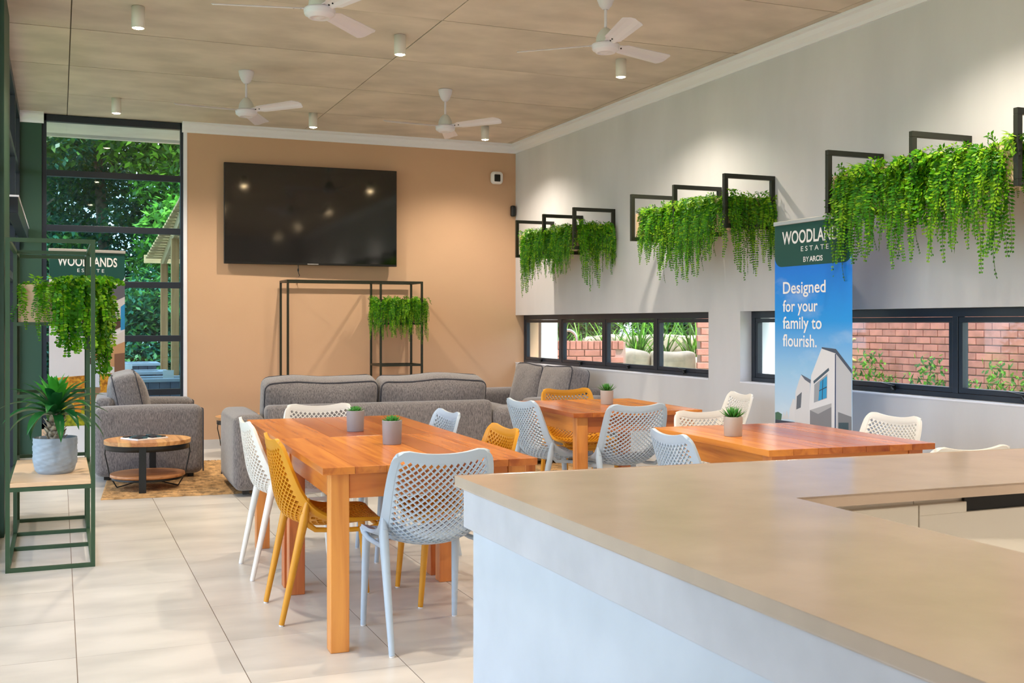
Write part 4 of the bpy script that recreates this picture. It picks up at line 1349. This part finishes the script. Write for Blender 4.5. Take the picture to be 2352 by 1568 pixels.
# low brick planter wall and pier seen through the far strip window
F_ = Vector((.3843, .9232, 0)); Rt = Vector((.9232, -.3843, 0))
lw = empty('low_brick_wall', tuple(F_*13.85+Rt*.24), R(-22.6), 'low face-brick planter wall outside the far strip window', 'wall')
MB().box(-.1, 1.205, .0, .22, -.05, 1.10).build('mortar', M['mortar'], lw)
for k in range(17):
    link('brick', SOL, lw, (-.08+.0765*k, .03, 1.115-.0535))
for j in range(8):
    z = .96-.0855*j
    for i in range(7):
        x = -.02+.2*i+(.1 if j % 2 else 0)
        if x < 1.13: link('brick', BRS, lw, (x, .03-rnd.uniform(0, .004), z))
pr = empty('brick_pier', (7.42, 11.62, 0), R(-22.6), 'tall face-brick pier at the right edge of the far strip window', 'wall')
MB().box(-.02, .42, .01, .35, -.05, 3.0).build('mortar', M['mortar'], pr)
for j in range(31):
    z = .04+.0855*j
    for i in range(2): link('brick', BR if (i+j) % 2 else BR, pr, (.09+.232*i-(.05 if j % 2 else 0), .05, z))
pi = box_obj('white_pillar', 5.36, 5.56, 11.90, 12.08, -.02, H, M['ext_white']); pi.rotation_euler.z = R(-12)
tag(pi, 'white plastered pillar outside the far strip window', 'pillar')
pi2 = box_obj('white_pillar', 5.9, 6.5, 8.35, 8.95, -.02, H, M['ext_white'])
tag(pi2, 'white plastered pillar outside the near strip window beside the banner', 'pillar')
hoop = MB().tube([tuple(F_*13.95+Rt*(.72+.11*math.cos(R(a)))+Vector((0, 0, 1.12+(.13*math.sin(R(a)) if a not in (0, 180) else -.1)))) for a in [180]+list(range(175, 0, -15))+[0]], .018, 10)
tag(hoop.build('steel_hoop', M['steel']), 'curved stainless steel hoop rising above the low brick wall', 'rail')
hs = MB().tube([(9.535, 11.33+.10*math.cos(R(a)), 1.0+.14*math.sin(R(a))) for a in range(-100, 110, 14)], .012, 8).build('garden_hose', M['yellow_hose'])
tag(hs, 'yellow garden hose loop hanging on the brick garden wall', 'hose')

# limestone blocks
for i, (t, x, w, h, d) in enumerate(((14.6, 1.55, .55, 1.0, .5), (14.4, 2.12, .55, .98, .5), (14.8, 2.7, .75, .90, .5), (15.4, 2.1, 2.2, 1.18, .4), (13.9, 2.75, .4, .70, .4))):
    p = F_*t+Rt*x
    o = rbox(MB(), w, d, h, .06, 3, bulge=(.02, .03, .02), noise=.02, seed=i).build('limestone_block', M['rock'], None, (p.x, p.y, h/2-.02), R(-22.6))
    tag(o, ['cream limestone block just right of the low brick wall', 'cream limestone block in the middle of the planter row', 'cream limestone block at the right of the planter row', 'long pale block ledge behind the other blocks', 'small cream block at the front right of the planter row'][i], 'stone', 'limestone planter blocks outside')

# leafy plants
def leaf_cluster(seed, n, size, radius, mats, squash=(1, 1, 1), asp=.42):
    r = random.Random(seed); m = MB()
    for k in range(n):
        while True:
            p = Vector((r.uniform(-1, 1), r.uniform(-1, 1), r.uniform(-1, 1)))
            if .25 < p.length < 1: break
        p = Vector((p.x*squash[0], p.y*squash[1], p.z*squash[2]))*radius
        d = Vector((r.uniform(-1, 1), r.uniform(-1, 1), r.uniform(-1.2, .5)))
        leaflet(m, p, d, Vector((r.uniform(-.6, .6), r.uniform(-.6, .6), 1)), size*r.uniform(.7, 1.25), size*asp, r.randrange(len(mats)))
    return m.mesh('foliage', mats)
def shrub(x, y, z, s, me, label, grp, sc=None, name='shrub'):
    e = empty(name, (x, y, z), 0, label, 'plant', grp)
    o = link('foliage', me, e, (0, 0, s*.9)); o.scale = (s, s, s) if sc is None else sc
    MB().tube([(0, 0, -.02), (.01, 0, s*.5), (0, .02, s*1.3)], [.012, .01, .004], 6).build('stem', M['stem'], e)
    return e
LB = leaf_cluster(31, 240, .25, 1.0, [M['leaf3'], M['leaf1']], (.8, .8, 1))
for i, (px_y, s, zb, h) in enumerate(((11.15, .22, .35, 1), (10.7, .28, .45, 1.3), (10.35, .16, .4, 1), (9.72, .30, .40, 1.2), (9.15, .20, .35, 1), (8.72, .30, .35, 1.3), (8.3, .25, .4, 1))):
    e = shrub(9.22, px_y, 0, s, LB, 'young leafy shrub against the brick garden wall, %s from the banner' % rank(i, 7), 'leafy shrubs against the brick garden wall')
    e.children[0].location.z = zb+s*.9*.6+.1; e.children[0].scale = (s, s, s*h)
    MB().tube([(0, 0, 0), (.01, .01, zb+.3)], .008, 6).build('stem', M['stem'], e)
for i, (t, x, z, s) in enumerate(((13.7, 1.75, .55, .16), (13.6, 2.3, .50, .24), (13.9, 3.0, .75, .26), (14.5, 1.45, .95, .16), (14.9, 2.65, 1.05, .13), (13.5, 2.05, .6, .14))):
    p = F_*t+Rt*x
    shrub(p.x, p.y, z-.5, s, LB, 'low green shrub among the limestone blocks, %s of the group from the low brick wall' % rank(i, 6), 'low shrubs among the limestone blocks').children[0].location.z = .45
# strap-leaved reeds
def reed_mesh(seed, n, ln):
    r = random.Random(seed); m = MB()
    for k in range(n):
        a = r.uniform(0, 6.28); el = r.uniform(.9, 1.5); L_ = ln*r.uniform(.6, 1.1); p = Vector((r.uniform(-.08, .08), r.uniform(-.08, .08), 0)); w = .012
        vs = []; N_ = 6; droop = r.uniform(.5, 1.8)
        for i in range(N_+1):
            u = i/N_; s = Vector((-math.sin(a), math.cos(a), 0))
            ww = w*(1-u**2)+.001
            vs += [p-s*ww, p+s*ww]
            d = Vector((math.cos(a)*math.cos(el), math.sin(a)*math.cos(el), math.sin(el))); p = p+d*L_/N_; el -= droop/N_
        m.add(vs, [(2*i, 2*i+1, 2*i+3, 2*i+2) for i in range(N_)], r.randrange(2), True)
    return m.mesh('blades', [M['leaf3'], M['leaf1']])
RM = reed_mesh(4, 70, .9)
for i, (t, x, z) in enumerate(((15.0, .62, .75), (15.1, 1.35, .85), (15.0, 1.75, .95), (15.3, 2.15, .95), (15.2, 2.55, .95), (15.5, 1.0, .8))):
    p = F_*t+Rt*x
    o = link('reed_clump', RM, None, (p.x, p.y, z-.25), i*1.1)
    o.scale = (1, 1, 1.15)
    tag(o, 'arching green reed clump behind the low brick wall, %s towards the right' % rank(i, 6), 'plant', 'reed clumps outside the far strip window')
# mesh fence
fe = empty('mesh_fence', tuple(F_*16.9+Rt*(-1.6)), R(-22.6), 'dark wire mesh fence in front of the trees', 'fence')
wm_ = MB()
for k in range(0, 84): wm_.box(.06*k-.003, .06*k+.003, -.0018, .0018, 0, 2.4)
for k in range(0, 40): wm_.box(0, 5.0, -.0018, .0018, .06*k, .06*k+.006)
tag(wm_.build('wire_mesh', M['wire'], fe), kind='stuff')
for k in range(3): MB().box(2.4*k-.04, 2.4*k+.04, .01, .09, 0, 2.6).build('post', M['black'], fe)

# pergola and raised planters beyond the tall window
pg = empty('timber_pergola', (1.0, 15.6, 0), 0, 'pale timber pergola with slatted roof outside the tall window', 'pergola')
def roof_z(y): return 2.28+.176*(16.8-y)
for x, y in ((1.40, 16.4), (1.41, 14.92), (3.4, 16.4), (3.4, 14.92)):
    box_obj('post', x-1-.048, x-1+.048, y-15.6-.048, y-15.6+.048, 0, roof_z(y)-.16, M['pine'], pg, .004)
for x in (1.405, 3.4):
    MB().bar((x-1, -2.4, roof_z(13.2)-.10), (x-1, 1.15, roof_z(16.75)-.10), .05, .14).build('beam', M['pinex'], pg, bevel=.003)
for k in range(24):
    y = 13.25+.148*k; x0 = 1.16+.058*(16.8-y)
    o = box_obj('roof_board', x0-1, 3.1, -.066, .066, -.012, .012, M['pinex'], pg)
    o.location.y = y-15.6; o.location.z = roof_z(y); o.rotation_euler = (-.174, 0, 0)
for x in (1.26, 1.9, 2.6, 3.3):
    MB().bar((x-1+.14, -2.35, roof_z(13.25)+.035), (x-1-.02, 1.12, roof_z(16.72)+.035), .045, .05).build('rafter', M['pinex'], pg)
box_obj('fascia_board', .15, 3.1, 1.19, 1.215, 2.22, 2.34, M['pinex'], pg, .003)
def raised_planter(x, y, w, d, h, label):
    e = empty('raised_planter', (x, y, 0), 0, label, 'planter', 'grey timber raised planters outside the tall window')
    n = int(w/.12)
    for k in range(n):
        box_obj('board', k*w/n+.003, (k+1)*w/n-.003, 0, .02, .04, h-.04, M['greyboard'], e)
    for k in range(6): box_obj('board', 0, .02, .021+k*(d-.03)/6, .018+(k+1)*(d-.03)/6, .04, h-.04, M['greyboard'], e)
    MB().box(.021, w, .021, d, .04, h-.05).build('core', M['soil'], e)
    tp = MB().box(-.05, w+.05, -.05, .07, h-.04, h).box(-.05, w+.05, d-.07, d+.05, h-.04, h).box(-.05, .07, .07, d-.07, h-.04, h).box(w-.07, w+.05, .07, d-.07, h-.04, h)
    tp.build('rim', M['greytop'], e, bevel=.004)
    MB().box(w*.35, w*.65, d*.3, d*.6, h-.05, h-.02).build('hatch', M['black'], e)
    bt = MB().box(w*.45, w*.55, d*.4, d*.42, h-.02, h+.09); bt.build('marker', M['white'], e)
    return e
raised_planter(.62, 14.0, 1.3, .7, .66, 'grey timber raised planter, nearest of the three outside the tall window')
raised_planter(.40, 15.15, .92, .6, .70, 'grey timber raised planter, middle of the three outside the tall window')
raised_planter(.32, 16.7, 1.0, .6, .76, 'grey timber raised planter, farthest of the three outside the tall window')
st = MB().tube([(.58, 16.2, 0), (.63, 16.2, .7), (.70, 16.2, 1.38)], [.03, .028, .025], 8).build('wooden_stake', M['pine'])
tag(st, 'leaning pale wooden stake beside the raised planters', 'stake')
bc = empty('brick_pier', (1.62, 14.95, 0), 0, 'face-brick pier at the right edge of the tall window view', 'wall')
MB().box(.01, .5, .01, .4, 0, 1.45).build('mortar', M['mortar'], bc)
for j in range(17):
    for i in range(2): link('brick', BR, bc, (.10+.232*i+(.0 if j % 2 else .03), .05, .04+.0855*j))

# trees
LC = [leaf_cluster(41, 2600, .15, 1.0, [M['leaf2'], M['leaf1']], (1, 1, .8)),
      leaf_cluster(42, 2600, .15, 1.0, [M['leaf1'], M['leaf2'], M['leaf2']], (1, 1, .75)),
      leaf_cluster(43, 2400, .16, 1.0, [M['leaf3'], M['leaf1']], (1, 1, .8))]
def tree(x, y, h, cl, label, seed, n=11, spread=1.7, low=.9):
    r = random.Random(seed)
    e = empty('tree', (x, y, -.03), 0, label, 'tree', 'leafy trees outside the windows')
    tp = [(0, 0, 0), (r.uniform(-.2, .2), r.uniform(-.2, .2), h*.3), (r.uniform(-.4, .4), r.uniform(-.3, .3), h*.6), (r.uniform(-.5, .5), 0, h*.85)]
    m = MB().tube(tp, [.16, .13, .09, .04], 8)
    m.build('trunk', M['bark'], e)
    for k in range(5):
        z = h*r.uniform(.25, .75); a = r.uniform(0, 6.28); L_ = r.uniform(.8, 1.8)
        MB().tube([(0, 0, z), (math.cos(a)*L_*.5, math.sin(a)*L_*.5, z+L_*.25), (math.cos(a)*L_, math.sin(a)*L_, z+L_*.7)], [.06, .04, .015], 6).build('branch', M['bark'], e)
    for k in range(n):
        a = r.uniform(0, 6.28); q = spread*math.sqrt(r.random()); z = low+(h-low)*(k+.5)/n
        o = link('foliage', cl, e, (math.cos(a)*q, math.sin(a)*q, z), r.uniform(0, 6.28))
        s = r.uniform(.85, 1.25); o.scale = (s*1.15, s*1.15, s)
    return e
T = [(-1.2, 22.5, 8.5, 0, 'dark leafy tree seen through the left part of the tall window'),
     (1.0, 24.5, 9, 1, 'dark leafy tree in the middle of the tall window view'),
     (2.9, 21.5, 8, 2, 'bright green tree at the right of the tall window behind the pergola'),
     (-.2, 27.5, 10, 1, 'tall dark tree farther behind in the tall window view'),
     (3.6, 27.0, 10, 0, 'tall dark tree farther back behind the bright green tree'),
     (-4.5, 21, 8, 1, 'leafy tree outside to the left of the tall window'),
     (-5.5, 13, 7, 0, 'leafy tree outside the left glazing, beyond the green column'),
     (8.3, 19.2, 6, 0, 'dark leafy tree at the left of the far strip window view'),
     (10.6, 18.4, 6, 1, 'leafy tree in the middle of the far strip window view'),
     (12.8, 17.6, 6, 2, 'bright leafy tree at the right of the far strip window view'),
     (6.2, 20.5, 6, 1, 'leafy tree glimpsed beside the white pillar in the far strip window')]
for i, (x, y, h, c, l) in enumerate(T):
    tree(x, y, h, LC[c], l, 50+i, n=14 if y > 18 else 9, low=.6)

# low hedge bushes filling the understory behind the fence and the terrace
hb = [(-1.3, 19.6), (.2, 20.4), (1.5, 19.4), (2.9, 19.8), (4.3, 20.6), (7.7, 16.8), (8.3, 17.6), (10.3, 16.9), (11.1, 15.7), (12.2, 15.3), (13.2, 14.6), (6.6, 17.4)]
hn = ['far left behind the tall window', 'left of the stake behind the tall window', 'behind the raised planters in the tall window', 'behind the pergola posts in the tall window', 'right of the pergola beyond the tall window',
      'at the left behind the low brick wall', 'behind the steel hoop', 'behind the reeds, left part', 'behind the reeds, right part', 'behind the limestone blocks', 'beside the brick pier', 'just right of the white pillar']
for i, (x, y) in enumerate(hb):
    e = empty('hedge_bush', (x, y, -.03), 0, 'dense green hedge bush '+hn[i], 'bush', 'hedge bushes outside the windows')
    for k in range(3):
        o = link('foliage', LC[(i+k) % 3 if i > 4 else (i+k) % 2], e, (.25*(k-1), .3*((k*i) % 3-1), .65+.55*k), i+k*1.3)
        o.scale = (.95, .95, .8)
    MB().tube([(0, 0, 0), (.03, 0, .8), (0, .04, 1.6)], [.04, .03, .01], 6).build('stem', M['bark'], e)
